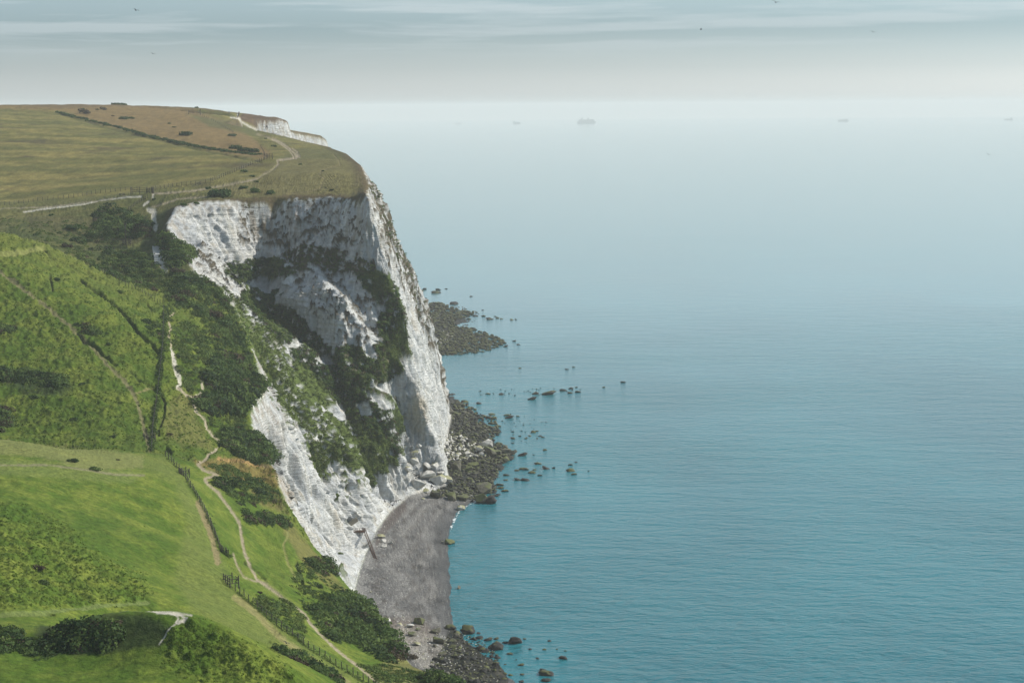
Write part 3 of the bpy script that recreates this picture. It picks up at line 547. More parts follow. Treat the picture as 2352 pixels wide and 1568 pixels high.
# ------------------------------------------------------------------ haze box
bm = bmesh.new(); bmesh.ops.create_cube(bm, size=1); bmesh.ops.scale(bm, vec=(2*RS+1600, 2*RS+1600, 176), verts=bm.verts); bmesh.ops.translate(bm, vec=(0, 0, 80), verts=bm.verts)
me = bpy.data.meshes.new('haze'); bm.to_mesh(me); bm.free()
mh = bpy.data.materials.new('haze'); mh.use_nodes = True; t = mh.node_tree; t.nodes.clear()
pv = N(t, 'ShaderNodeVolumePrincipled'); pv.inputs['Color'].default_value = (1,.985,.955,1); pv.inputs['Density'].default_value = HAZE; pv.inputs['Anisotropy'].default_value = .0
oo = N(t, 'ShaderNodeOutputMaterial'); t.links.new(pv.outputs[0], oo.inputs['Volume'])
link('haze', me, mh, 'stuff', 'pale sea haze over the whole coast', 'haze')
print('terrain verts', len(Vall), 'faces', keep.sum(), 'crossings', newv)
#--OBJECTS--
stairline = [Z9(1060,860),Z9(1135,1000),Z9(1160,1150),Z9(1215,1320),Z9(1260,1440)]
pathm = np.maximum(pathm, ss(11, 8, pdist(u_, v_, stairline, 20))*((y > 590) & (y < 720)))
# ------------------------------------------------------------------ foliage
def leaf_mat(name, c1, c2, rough=.7):
    m, t, b = mat(name, rough, .12); oi = N(t, 'ShaderNodeObjectInfo'); n = noise(t, .35, 3)
    r = ramp(t, [(.2, c1), (.8, c2)]); ad = N(t, 'ShaderNodeMath', operation='ADD'); ml = N(t, 'ShaderNodeMath', operation='MULTIPLY'); ml.inputs[1].default_value = .5
    t.links.new(oi.outputs['Random'], ml.inputs[0]); s_ = N(t, 'ShaderNodeMath', operation='MULTIPLY'); s_.inputs[1].default_value = .9; t.links.new(n.outputs[0], s_.inputs[0])
    t.links.new(ml.outputs[0], ad.inputs[0]); t.links.new(s_.outputs[0], ad.inputs[1]); sb = N(t, 'ShaderNodeMath', operation='SUBTRACT'); sb.inputs[1].default_value = .2; t.links.new(ad.outputs[0], sb.inputs[0])
    t.links.new(sb.outputs[0], r.inputs[0]); t.links.new(r.outputs[0], b.inputs['Base Color'])
    tr = N(t, 'ShaderNodeBsdfTranslucent'); t.links.new(r.outputs[0], tr.inputs[0]); mx = N(t, 'ShaderNodeMixShader'); mx.inputs[0].default_value = .32
    t.links.new(b.outputs[0], mx.inputs[1]); t.links.new(tr.outputs[0], mx.inputs[2]); t.links.new(mx.outputs[0], t.nodes['Material Output'].inputs[0]); return m
M_dark = leaf_mat('dark_leaves', (.016,.034,.012), (.075,.120,.032))
M_scrub = leaf_mat('scrub_leaves', (.040,.075,.018), (.125,.175,.042))
M_green = leaf_mat('green_leaves', (.045,.075,.016), (.125,.155,.035))
M_tus = leaf_mat('tussock_leaves', (.070,.125,.014), (.165,.215,.034))
M_brown = leaf_mat('heather', (.042,.032,.020), (.085,.066,.040))
M_straw = leaf_mat('dry_grass', (.105,.105,.035), (.23,.19,.085))
M_bark = mat('bark')[0]; M_bark.node_tree.nodes['Principled BSDF'].inputs['Base Color'].default_value = (.06,.045,.035,1)
def quads(c, nrm, size, elong=1.0):
    n = len(c); a = rng.normal(size=(n, 3)); tt = np.cross(nrm, a); tt /= np.linalg.norm(tt, axis=1)[:, None]+1e-9; bb = np.cross(nrm, tt)
    s = size[:, None]; V = np.stack([c-tt*s-bb*s*elong*.6, c+tt*s-bb*s*elong*.6, c+tt*s*.8+bb*s*elong, c-tt*s*.8+bb*s*elong], 1).reshape(-1, 3)
    return V, np.arange(4*n).reshape(n, 4)
def clump_mesh(name, n, rx, rz, leaf, lean=0.0):
    d = rng.normal(size=(n, 3)); d[:, 2] = np.abs(d[:, 2])*1.0-.1; d /= np.linalg.norm(d, axis=1)[:, None]
    k = rng.uniform(.62, 1.0, n)**.6; ph = 1+.18*np.sin(d[:, 0]*5+1.3)*np.cos(d[:, 1]*4+d[:, 2]*3)
    c = d*k[:, None]*ph[:, None]*np.array([rx, rx, rz]); c[:, 0] -= lean*np.maximum(c[:, 2], 0)
    nn = d+rng.normal(size=(n, 3))*.55; nn /= np.linalg.norm(nn, axis=1)[:, None]
    V, Q = quads(c, nn, leaf*rng.uniform(.6, 1.3, n)); return np_mesh(name, V, Q, smooth=False)
def tuft_mesh(name, n, h):
    V = []; Q = []
    for i in range(n):
        a = rng.uniform(0, 6.28); r = rng.uniform(0, .38); x0, y0 = r*math.cos(a), r*math.sin(a); a2 = rng.uniform(0, 6.28); hh = h*rng.uniform(.6, 1.2); w = .07
        lx, ly = math.cos(a2)*.22*hh-.18*hh, math.sin(a2)*.22*hh
        b = len(V); V += [(x0-w*math.sin(a2), y0+w*math.cos(a2), -.08), (x0+w*math.sin(a2), y0-w*math.cos(a2), -.08), (x0+lx, y0+ly, hh)]; Q.append((b, b+1, b+2))
    return np_mesh(name, np.array(V), np.array(Q), smooth=False)
def proto(me, m):
    me.materials.append(m); return bpy.data.objects.new(me.name, me)
def scatter(name, pts, protos, scl, label, cat, sink=.0):
    me = bpy.data.meshes.new(name); me.vertices.add(len(pts)); me.vertices.foreach_set('co', (pts-np.array([0, 0, sink])).astype(np.float32).ravel())
    a = me.attributes.new('scl', 'FLOAT', 'POINT'); a.data.foreach_set('value', scl.astype(np.float32))
    a = me.attributes.new('rz', 'FLOAT', 'POINT'); a.data.foreach_set('value', rng.uniform(-.7, .7, len(pts)).astype(np.float32))
    a = me.attributes.new('pick', 'INT', 'POINT'); a.data.foreach_set('value', rng.integers(0, len(protos), len(pts)).astype(np.int32))
    pc = bpy.data.collections.new(name+'_source')
    for p in protos: pc.objects.link(p)
    o = link(name, me, None, 'stuff', label, cat)
    ng = bpy.data.node_groups.new(name, 'GeometryNodeTree'); ng.interface.new_socket('Geometry', in_out='INPUT', socket_type='NodeSocketGeometry'); ng.interface.new_socket('Geometry', in_out='OUTPUT', socket_type='NodeSocketGeometry')
    gi = ng.nodes.new('NodeGroupInput'); go = ng.nodes.new('NodeGroupOutput'); iop = ng.nodes.new('GeometryNodeInstanceOnPoints'); ci = ng.nodes.new('GeometryNodeCollectionInfo')
    ci.inputs[0].default_value = pc; ci.inputs['Separate Children'].default_value = True; ci.inputs['Reset Children'].default_value = True
    def at(nm, ty):
        n = ng.nodes.new('GeometryNodeInputNamedAttribute'); n.data_type = ty; n.inputs[0].default_value = nm; return n.outputs[0]
    iop.inputs['Pick Instance'].default_value = True
    ng.links.new(gi.outputs[0], iop.inputs['Points']); ng.links.new(ci.outputs[0], iop.inputs['Instance']); ng.links.new(at('pick', 'INT'), iop.inputs['Instance Index'])
    cx = ng.nodes.new('ShaderNodeCombineXYZ'); ng.links.new(at('rz', 'FLOAT'), cx.inputs[2]); ng.links.new(cx.outputs[0], iop.inputs['Rotation']); ng.links.new(at('scl', 'FLOAT'), iop.inputs['Scale'])
    ng.links.new(iop.outputs[0], go.inputs[0]); md = o.modifiers.new('scatter', 'NODES'); md.node_group = ng
    return o
def prot_set(nm, m, cnt=3, **k): return [proto(clump_mesh(nm, **k), m) for _ in range(cnt)]
def pick(regions, n_area=1.0):
    """regions: (polygon, y range, points per picture area, scale) -> points on the ground"""
    P_, Sc = [], []
    for pg, yr, dn, sc in regions:
        xs = [p[0] for p in pg]; ys_ = [p[1] for p in pg]
        m = (u_ > min(xs)) & (u_ < max(xs)) & (v_ > min(ys_)) & (v_ < max(ys_)) & (y > yr[0]) & (y < yr[1]); ix = np.nonzero(m)[0]
        if not len(ix): print('empty region', pg[0]); continue
        ix = ix[inside(u_[ix]+n2[ix]*14, v_[ix]+n2[ix]*9+n3[ix]*6, pg)]; ix = ix[pathm[ix] < .3]
        ar = abs(sum(pg[i-1][0]*pg[i][1]-pg[i][0]*pg[i-1][1] for i in range(len(pg))))/2
        k = int(ar*dn/ (sc*sc)); ix = rng.choice(ix, min(k, len(ix)), replace=False)
        # clumpy heights: some spots rise, some stay low
        P_.append(Vall[ix]); Sc.append(sc*rng.uniform(.65, 1.25, len(ix))*(1+.55*np.clip(n2[ix]*1.6, -.5, .7)))
    return np.vstack(P_), np.concatenate(Sc)
z3 = lambda l: [Z3(*p) for p in l]; z2 = lambda l: [Z2(*p) for p in l]; z1 = lambda l: [Z1(*p) for p in l]; z4 = lambda l: [Z4(*p) for p in l]; z6 = lambda l: [Z6(*p) for p in l]; z7 = lambda l: [Z7(*p) for p in l]; z9 = lambda l: [Z9(*p) for p in l]
belt = z2([(235,560),(330,590),(440,640),(520,680),(600,730),(690,830),(760,950),(830,1140),(850,1250),(840,1310),(930,1380),(985,1440),(900,1560),(500,1560),(530,1500),(560,1350),(600,1200),(560,1050),(480,960),(380,900),(280,870),(235,800)])
REG_DARK = [
 (z1([(640,800),(700,760),(850,780),(1000,830),(1040,900),(1030,960),(900,965),(760,955),(660,920)]), (640, 790), .042, 1.6),
 (z2([(140,330),(230,340),(380,420),(480,520),(440,570),(300,590),(240,570),(215,470),(150,400)]), (600, 780), .045, 1.5),
 (z3([(540,290),(640,330),(700,270),(830,230),(900,230),(1000,290),(1080,390),(1060,430),(1070,540),(960,520),(830,470),(700,400),(600,360)]), (620, 790), .026, 1.4),
 (z3([(380,210),(450,160),(520,60),(640,50),(800,150),(820,230),(640,320),(500,290)]), (640, 790), .010, 1.2),
 (belt, (470, 690), .022, 1.5),
 (z3([(1400,900),(1620,1000),(1690,1060),(1735,1110),(1630,1230),(1600,1300),(1400,1320),(1300,1280),(1260,1210),(1350,1180),(1340,1040),(1400,980)]), (440, 640), .034, 1.6),
 (z3([(1400,1410),(1620,1400),(1740,1510),(1700,1580),(1500,1530),(1450,1480)]), (430, 600), .04, 1.5),
 (z4([(100,620),(200,600),(330,690),(480,790),(480,850),(420,880),(250,840),(60,740)]), (430, 600), .05, 1.5),
 (z6([(470,1080),(620,970),(760,940),(880,990),(970,1120),(1040,1210),(1110,1290),(1080,1420),(950,1440),(800,1310),(640,1290),(540,1200)]), (320, 440), .022, 1.5),
 (z6([(1270,1510),(1400,1480),(1520,1570),(1270,1580)]), (290, 400), .03, 1.3),
 (z6([(450,740),(560,700),(640,770),(660,830),(560,820),(480,790)]), (350, 470), .03, 1.2),
 (z3([(100,1040),(250,1045),(360,1060),(430,1100),(400,1150),(200,1110),(110,1090)]), (450, 620), .045, 1.3),
 (z3([(0,1010),(60,1020),(80,1080),(-30,1100)]), (450, 620), .045, 1.3), (z3([(-30,740),(100,740),(90,780),(-30,800)]), (450, 640), .045, 1.2), (z3([(530,740),(650,770),(640,800),(550,790)]), (450, 640), .05, 1.1), (z3([(-30,1250),(50,1300),(60,1390),(-30,1430)]), (440, 600), .05, 1.4),
 (z3([(920,700),(1040,730),(1060,820),(960,800)]), (450, 640), .03, 1.1),
 (z4([(200,1185),(420,1225),(560,1290),(540,1330),(240,1280)]), (380, 500), .04, 1.2),
 (z7([(1300,350),(1400,310),(1630,350),(1700,440),(1633,480),(1450,470),(1380,400)]), (380, 520), .022, 1.1),
 (z7([(300,1290),(450,1220),(700,1200),(740,1300),(650,1360),(330,1350)]), (236, 256), .014, .9), (z7([(90,1360),(200,1300),(320,1310),(310,1400),(200,1440)]), (225, 262), .014, .9),
 (z7([(-40,1220),(110,1240),(100,1340),(-40,1400)]), (200, 262), .016, .9),
 (z6([(400,1360),(560,1450),(680,1568),(760,1640),(520,1640),(330,1440),(260,1350)]), (255, 330), .02, 1.0),
]
px_, sx_ = pick(REG_DARK)
scatter('scrub_thicket', px_, prot_set('thicket_clump', M_dark, 3, n=170, rx=1.35, rz=1.25, leaf=.13)+prot_set('thicket_clump', M_scrub, 3, n=170, rx=1.3, rz=1.2, leaf=.13)+prot_set('thicket_clump', M_brown, 1, n=130, rx=1.2, rz=1.0, leaf=.12), sx_, 'dense dark green thorn scrub filling the hollows and cliff-top slopes', 'scrub', .5)
REG_GREEN = [(belt, (470, 690), .022, 1.1), (z3([(540,290),(640,330),(700,270),(830,230),(900,230),(1000,290),(1080,390),(1060,430),(1070,540),(960,520),(830,470),(700,400),(600,360)]), (620, 790), .02, 1.0),
 (z3([(1110,750),(1200,700),(1350,770),(1400,870),(1380,980),(1200,980),(1130,900)]), (440, 640), .030, 1.0),
 (z3([(1150,1000),(1330,1000),(1320,1170),(1180,1140)]), (440, 640), .02, .9),
 (z3([(1080,580),(1140,640),(1090,900),(1060,900)]), (440, 660), .02, .8),
 (z3([(0,30),(300,60),(640,50),(800,200),(500,300),(300,200),(0,60)]), (640, 790), .012, .8),
 (z7([(1250,230),(1380,230),(1540,300),(1500,330),(1350,290)]), (380, 520), .03, .9),
 (z6([(100,960),(330,1000),(450,1100),(400,1300),(300,1200),(100,1050)]), (320, 440), .012, .7),
 (z6([(800,1440),(1000,1440),(1260,1500),(1270,1568),(900,1568)]), (290, 400), .02, .7),
 (z6([(350,700),(700,900),(600,980),(420,1060),(330,900)]), (340, 480), .008, .7),
 (z3([(1300,1330),(1600,1330),(1600,1400),(1380,1400)]), (430, 600), .02, 1.0)]
px_, sx_ = pick(REG_GREEN)
scatter('bramble_cover', px_, prot_set('bramble_clump', M_scrub, 2, n=130, rx=1.3, rz=.8, leaf=.13)+prot_set('bramble_clump', M_green, 2, n=130, rx=1.3, rz=.8, leaf=.13), sx_, 'mid green bramble and low bushes between the paths', 'bramble', .3)
# scrub hanging on the cliff ledges
vbig = a_big > .0
cm_ = np.nonzero((vegd > .9) & vbig & (cliffm > .6) & (z > 6) & (Zc.max() > 0))[0]
dk = vk[cm_].mean(1) < .06
ci_ = cm_[dk]; ci_ = rng.choice(ci_, min(4200, len(ci_)), replace=False)
scatter('cliff_scrub', Vall[ci_], prot_set('cliff_scrub_clump', M_dark, 2, n=90, rx=.95, rz=.75, leaf=.13)+prot_set('cliff_scrub_clump', M_scrub, 2, n=90, rx=.95, rz=.75, leaf=.13)+prot_set('cliff_scrub_clump', M_brown, 1, n=40, rx=.8, rz=.6, leaf=.18), rng.uniform(.4, 1.1, len(ci_)), 'dark scrub and ivy hanging on the chalk cliff', 'scrub', .25)
ci_ = cm_[~dk]; ci_ = rng.choice(ci_, min(5200, len(ci_)), replace=False)
scatter('cliff_grass', Vall[ci_], prot_set('cliff_grass_clump', M_green, 3, n=26, rx=.8, rz=.45, leaf=.17), rng.uniform(.5, 1.1, len(ci_)), 'tufted green grass on the cliff ledges and ribs', 'grass', .15)
# turf tussocks
tm_ = (landm > .9) & (E_ > 0) & (u_ > -60) & (v_ < 1620)
path_d = pathm > .3
nzv = n2*.9
for nm, sel, n_, m_, sc, lb in [
  ('tussock_grass', (y < 430) & (smoothB+nzv*.6 > .15+rng.uniform(0, 1, x.size)) & ~path_d, 3500, M_tus, .55, 'bright green tussocky grass on the near field'),
  ('hill_grass', (y > 445) & (y < 650) & (n2+.6*n1 > rng.uniform(-.6, .3, x.size)) & ~path_d, 6000, M_tus, .75, 'rough green grass on the middle hill'),
  ('mound_grass', (y < 256) & (moundR+n2*20 > rng.uniform(-12, 10, x.size)) & ~path_d, 1800, M_tus, .45, 'coarse grass on the nearest mound'),
  ('dry_grass', (y < 520) & (y > 395) & (col[:, 0] > .160) & (n2 > -.1) & ~path_d, 2500, M_straw, .7, 'pale dry grass along the banks below the middle hill')]:
    ix = np.nonzero(tm_ & sel)[0]; ix = rng.choice(ix, min(n_, len(ix)), replace=False)
    scatter(nm, Vall[ix], prot_set(nm+'_clump', m_, 3, n=20, rx=.55, rz=.45, leaf=.15), rng.uniform(.4, 1.15, len(ix))*sc, lb, 'grass', .12)
# ------------------------------------------------------------------ single shrubs
def shrub_proto(k, m, n=420, lean=0.0, rz=.8):
    lobes = []; 
    for i in range(5):
        a = rng.uniform(0, 6.28); lobes.append((math.cos(a)*.42, math.sin(a)*.42, rng.uniform(.2, .45), rng.uniform(.42, .62)))
    V = []; Q = []; b = 0
    for (lx, ly, lz, lr) in lobes:
        n0 = n//5; d = rng.normal(size=(n0, 3)); d[:, 2] = np.abs(d[:, 2])-.25; d /= np.linalg.norm(d, axis=1)[:, None]
        c = d*(lr*rng.uniform(.6, 1.05, n0))[:, None]; c[:, 2] *= rz; c += np.array([lx, ly, lz*rz]); c[:, 2] = np.maximum(c[:, 2], .02); c[:, 0] -= lean*c[:, 2]
        nn = d+rng.normal(size=(n0, 3))*.6; nn /= np.linalg.norm(nn, axis=1)[:, None]; v, q2 = quads(c, nn, .085*rng.uniform(.6, 1.3, n0)); V.append(v); Q.append(q2+b); b += len(v)
    me = np_mesh('foliage', np.vstack(V), np.vstack(Q), smooth=False); me.materials.append(m)
    bm = bmesh.new()
    for i in range(4):
        a = i*1.6; r = bmesh.ops.create_cone(bm, segments=5, radius1=.05, radius2=.02, depth=.75, cap_ends=True); bmesh.ops.rotate(bm, verts=r['verts'], matrix=Matrix.Rotation(.45, 3, Vector((math.cos(a), math.sin(a), 0)))); bmesh.ops.translate(bm, verts=r['verts'], vec=(.1*math.cos(a)-lean*.2, .1*math.sin(a), .22))
    st = bpy.data.meshes.new('stem'); bm.to_mesh(st); bm.free(); st.materials.append(M_bark)
    return me, st
SH = [shrub_proto(0, M_dark), shrub_proto(1, M_dark, lean=.35), shrub_proto(2, M_scrub, n=360), shrub_proto(3, M_dark, n=500, rz=.6), shrub_proto(4, M_brown, n=300)]
SHR = [ # u, v of the base, width in picture, prototype, min range, label
 (*Z1(1263,268), 35, 3, 900, 'large dark dome shaped bush alone on the straw coloured moor'),
 (*Z1(1578,272), 24, 3, 900, 'dark round bush just below the far fence line'),
 (*Z1(1600,360), 34, 3, 900, 'left end of the long dark thicket on the far moor'),
 (*Z1(1660,372), 34, 3, 900, 'middle of the long dark thicket on the far moor'),
 (*Z1(1725,380), 30, 3, 900, 'right low end of the long dark thicket on the far moor'),
 (*Z1(1657,518), 19, 1, 750, 'windswept bush leaning left beside the far fence'),
 (*Z1(1715,550), 14, 1, 700, 'small windswept bush on the verge of the cart track'),
 (*Z1(1742,585), 12, 1, 700, 'smallest of three bushes beside the cart track'),
 (*Z1(1860,345), 15, 1, 800, 'bush inside the bend of the pale upper track'),
 (*Z1(1803,292), 10, 0, 800, 'small bush above the start of the pale upper track'),
 (*Z1(1500,680), 62, 3, 650, 'broad dark bush on the cliff top beside the track'),
 (*Z1(1415,632), 18, 0, 650, 'small round bush touching the left of the broad cliff-top bush'),
 (*Z1(1655,628), 24, 3, 650, 'low bush at the left of the cliff-top group of three'),
 (*Z1(1740,655), 34, 2, 650, 'green bush in the middle of the cliff-top group of three'),
 (*Z1(1840,665), 26, 0, 650, 'dark bush at the right of the cliff-top group of three'),
 (*Z1(2037,468), 11, 0, 700, 'small bush alone on the headland turf'),
 (*Z1(2192,512), 9, 0, 700, 'tiny bush where the headland paths fork'),
 (*Z1(2252,642), 12, 3, 650, 'low bush near the right end of the cliff top'),
 (*Z1(1150,190), 11, 0, 900, 'upper of two small bushes on the upper moor'),
 (*Z1(1182,215), 12, 3, 900, 'lower of two small bushes on the upper moor'),
 (*Z1(565,92), 11, 0, 1000, 'small dark bush near the skyline at left'),
 (*Z1(658,96), 9, 0, 1000, 'second small bush near the skyline'),
 (*Z1(700,94), 16, 4, 1000, 'low brown bush right of the skyline bushes'),
 (*Z1(570,120), 28, 4, 1000, 'flat dark patch of gorse below the skyline bush'),
 (*Z1(845,158), 28, 3, 1000, 'flat dark gorse left on the upper moor'),
 (*Z1(900,155), 18, 2, 1000, 'flat green gorse beside the dark gorse on the upper moor'),
 (*Z1(765,138), 8, 4, 1000, 'reddish bush between the gorse patches'),
 (*Z1(1335,84), 12, 0, 1100, 'dark bush standing on the skyline near the fence end'),
 (*Z1(2322,362), 8, 0, 950, 'dark tuft on the very tip of the headland skyline'),
 (*Z1(350,812), 15, 0, 660, 'small dark bush below the chalk track at left'),
 (*Z1(500,905), 38, 3, 640, 'dark bush in the hollow left of the big thicket'),
 (*Z1(500,985), 22, 0, 640, 'small dark bush low in the hollow'),
 (*Z1(455,1030), 26, 4, 640, 'reddish brown bush above the hill crest'),
 (*Z1(618,1045), 17, 0, 620, 'dark bush beside the hollow fence posts'),
 (*Z1(240,945), 14, 0, 640, 'dark bush low on the left of the hollow'),
 (*Z1(1045,705), 12, 0, 640, 'bush beside the junction of chalk paths above the stairs'),
 (*Z1(1255,745), 24, 2, 640, 'green bush overhanging the left corner of the white cliff'),
 (*Z1(1340,735), 20, 2, 640, 'green bush on the cliff edge right of the corner bush'),
 (*Z3(480,1360), 24, 0, 440, 'dark bush alone in the lower part of the middle hill'),
 (*Z3(740,1465), 16, 1, 440, 'upright windswept bush at the foot of the middle hill'),
 (*Z3(540,1125), 22, 0, 440, 'dark bush right of the long thicket on the middle hill'),
 (*Z3(225,1210), 24, 1, 440, 'dark bush under the long thicket on the middle hill'),
 (*Z3(500,735), 22, 0, 440, 'bush touching the worn footpath on the middle hill'),
 (*Z3(710,858), 14, 0, 440, 'small bush right of the worn footpath'),
 (*Z3(760,885), 10, 0, 440, 'tiny bush right of the worn footpath'),
 (*Z3(1110,1450), 16, 4, 430, 'brown bush in the dry grass beside the long fence'),
 (*Z3(790,520), 24, 2, 440, 'low bush near the crest of the middle hill'),
 (*Z3(380,440), 22, 2, 440, 'low green bush high on the middle hill'),
 (*Z7(448,215), 30, 1, 380, 'dark leaning bush on the pale crest of the near field'),
 (*Z7(722,205), 10, 4, 380, 'small brown bush on the pale crest of the near field'),
 (*Z7(590,268), 36, 2, 350, 'low grey green bush at the top of the near field'),
 (*Z7(280,965), 40, 2, 270, 'low dark bush in the rough grass of the near field'),
 (*Z7(240,870), 30, 4, 270, 'brownish bush in the rough grass of the near field'),
 (*Z7(1590,1020), 14, 4, 300, 'thin brown bush beside the gate in the long fence'),
 (*Z6(135,955), 12, 4, 310, 'thin brown bush just below the long fence gate'),
 (*Z6(540,920), 22, 0, 350, 'dark hollow bush left of the big cliff-edge thicket'),
 (*Z6(690,690), 16, 2, 330, 'small bush at the head of the chalk gully'),
 (*Z6(1010,1420), 46, 0, 310, 'round dark bush at the lower edge of the big thicket'),
 (*Z6(1170,1400), 34, 4, 310, 'reddish brown bush at the right end of the big thicket'),
 (*Z2(345,850), 44, 4, 500, 'rounded brown bush in the thicket belt'),
 (*Z2(720,1270), 60, 4, 480, 'long purplish brown bush low in the thicket belt'),
 (*Z2(600,960), 40, 4, 500, 'brown bush in the middle of the thicket belt'),
 (*Z2(330,640), 34, 4, 560, 'brown bush below the foot of the stairs'),
]
for u, v, w, k, yr, lb in SHR:
    p = hit(u, v, yr); D = p[1]; s = w*D/FD/1.9
    r = link('shrub', None, None, None, lb, 'bush'); r.location = (p[0], p[1], p[2]-.1*s); r.scale = (s, s, s*rng.uniform(.9, 1.15)); r.rotation_euler[2] = rng.uniform(-.4, .4)
    f, st = SH[k]; link('foliage', f, None, parent=r); link('stem', st, None, parent=r)
# hedges along the far field edge and by the upper fence
def along(pts, yr, step_px):
    out = []
    for a, b in zip(pts, pts[1:]):
        L = math.hypot(b[0]-a[0], b[1]-a[1]); k = max(1, int(L/step_px))
        for i in range(k): t = i/k; out.append(hit(a[0]+(b[0]-a[0])*t, a[1]+(b[1]-a[1])*t, *yr))
    return np.array(out)
hp = along([Z1(390,112),Z1(600,165),Z1(800,215),Z1(1000,270),Z1(1200,315),Z1(1400,355),Z1(1600,385),Z1(1750,402)], (880,), 1.4)
scatter('field_hedge', hp+rng.normal(size=hp.shape)*[.6,2,0], prot_set('hedge_clump', M_dark, 2, n=50, rx=1.4, rz=1.0, leaf=.3), rng.uniform(.5, 1.2, len(hp)), 'dark low hedge line dividing the olive field from the moor', 'hedge', .2)
hp = along([(0,240),(80,239),(150,238),(220,239),(290,241)], (1150,), 1.5)
scatter('skyline_hedge', hp, prot_set('skyline_clump', M_dark, 2, n=50, rx=1.8, rz=1.2, leaf=.35), rng.uniform(.7, 1.3, len(hp)), 'dark hedge along the skyline at the left', 'hedge', .2)
hp = along([Z3(940,1560),Z3(990,1560),Z3(1000,1400),Z3(1030,1180),Z3(1048,1000),Z3(1065,850),Z3(1070,640)][1:], (430,), 1.6)
scatter('fence_grass', hp+rng.normal(size=hp.shape)*[.25,.5,0], prot_set('fence_clump', M_scrub, 2, n=40, rx=.7, rz=.9, leaf=.16), rng.uniform(.6, 1.2, len(hp)), 'rank grass and bramble grown up under the hill fence', 'bramble', .1)
hp = along([(381,1052),(418,1090),(458,1156),(486,1217),(509,1278),(526,1331)], (370, 480), 1.2)
hp2 = along([(541,1361),(601,1410),(647,1447),(709,1491),(759,1524),(811,1555),(870,1589)], (290, 400), 1.6)
hp = np.vstack([hp, hp2]); scatter('fence_verge_and_shade', hp+rng.normal(size=hp.shape)*[.22,.4,0]+[.35,0,0], prot_set('verge_shade_clump', M_scrub, 2, n=30, rx=.5, rz=.45, leaf=.09), rng.uniform(.3, .65, len(hp)), 'long uncut grass under the near field fence, darkened for its shadow line', 'grass', .05)  # dark leaves on the verge also stand in for the fence's shadow line
# ------------------------------------------------------------------ rocks
def rock_mesh(kind, k):
    bm = bmesh.new(); rr = np.random.default_rng(100+k+kind*50)
    if kind == 0:
        bmesh.ops.create_icosphere(bm, subdivisions=3, radius=.5); off = rr.uniform(0, 50)
        for vt in bm.verts:
            c = np.array(vt.co); f = 1+.42*float(pn(c[0:1]*2.3+off, c[1:2]*2.3, c[2]*2.3)[0])+.22*float(pn(c[0:1]*6+off, c[1:2]*6, c[2]*6)[0]); vt.co *= f
        sc = rr.uniform(.55, .8)
        for vt in bm.verts: vt.co.z *= sc
    else:
        n = 15
        for i in range(n):
            d = rr.normal(size=3); d /= np.linalg.norm(d)*1.0; d *= .5*rr.uniform(.85, 1.0)/max(np.abs(d))**.45; bm.verts.new(d*np.array([1, .85, .7]))
        r = bmesh.ops.convex_hull(bm, input=bm.verts); bmesh.ops.delete(bm, geom=[e for e in r['geom_interior'] if isinstance(e, bmesh.types.BMVert)], context='VERTS')
        bmesh.ops.dissolve_limit(bm, angle_limit=.25, verts=bm.verts, edges=bm.edges); bmesh.ops.bevel(bm, geom=bm.edges, offset=.03, segments=2, affect='EDGES', profile=.6)
        bmesh.ops.triangulate(bm, faces=bm.faces)
    me = bpy.data.meshes.new('rock'); bm.to_mesh(me); bm.free()
    if kind == 0: me.polygons.foreach_set('use_smooth', np.ones(len(me.polygons), bool))
    return me
def rock_mat(name, c1, c2, moss, mossamt):
    m, t, b = mat(name, .8, .3); n = noise(t, .9, 5); n2_ = noise(t, .35, 4); r = ramp(t, [(.3, c1), (.7, c2)]); t.links.new(n.outputs[0], r.inputs[0])
    g = N(t, 'ShaderNodeNewGeometry'); sp = N(t, 'ShaderNodeSeparateXYZ'); t.links.new(g.outputs['Normal'], sp.inputs[0]); oi = N(t, 'ShaderNodeObjectInfo')
    a = N(t, 'ShaderNodeMath', operation='MULTIPLY'); t.links.new(sp.outputs[2], a.inputs[0]); a.inputs[1].default_value = .5; c = N(t, 'ShaderNodeMath', operation='ADD'); t.links.new(a.outputs[0], c.inputs[0]); t.links.new(n2_.outputs[0], c.inputs[1])
    c2_ = N(t, 'ShaderNodeMath', operation='ADD'); mm = N(t, 'ShaderNodeMath', operation='MULTIPLY'); mm.inputs[1].default_value = .5; t.links.new(oi.outputs['Random'], mm.inputs[0]); t.links.new(c.outputs[0], c2_.inputs[0]); t.links.new(mm.outputs[0], c2_.inputs[1])
    rm = ramp(t, [(mossamt, 0), (mossamt+.16, 1)]); 
    h = N(t, 'ShaderNodeMath', operation='MULTIPLY'); h.inputs[1].default_value = .8; t.links.new(c2_.outputs[0], h.inputs[0]); t.links.new(h.outputs[0], rm.inputs[0])
    mx = N(t, 'ShaderNodeMix', data_type='RGBA'); t.links.new(rm.outputs[0], mx.inputs[0]); t.links.new(r.outputs[0], mx.inputs[6]); mx.inputs[7].default_value = (*moss, 1)
    t.links.new(mx.outputs[2], b.inputs['Base Color']); t.links.new(bump(t, n.outputs[0], .3, .8), b.inputs['Normal']); return m
M_rdark = rock_mat('weedy_rock', (.008,.008,.008), (.028,.026,.022), (.06,.065,.02), .98)
M_rmoss = rock_mat('mossy_rock', (.040,.038,.028), (.125,.115,.080), (.085,.095,.030), .80)
M_rpale = rock_mat('pale_rock', (.36,.34,.30), (.54,.52,.48), (.26,.25,.14), .98)
RK = {}
for nm, m in (('d', M_rdark), ('m', M_rmoss), ('p', M_rpale)):
    L = []
    for k in range(5):
        me = rock_mesh(0 if nm == 'd' else 1, k+(0 if nm != 'p' else 7)); me.materials.append(m); L.append(me)
    RK[nm] = L
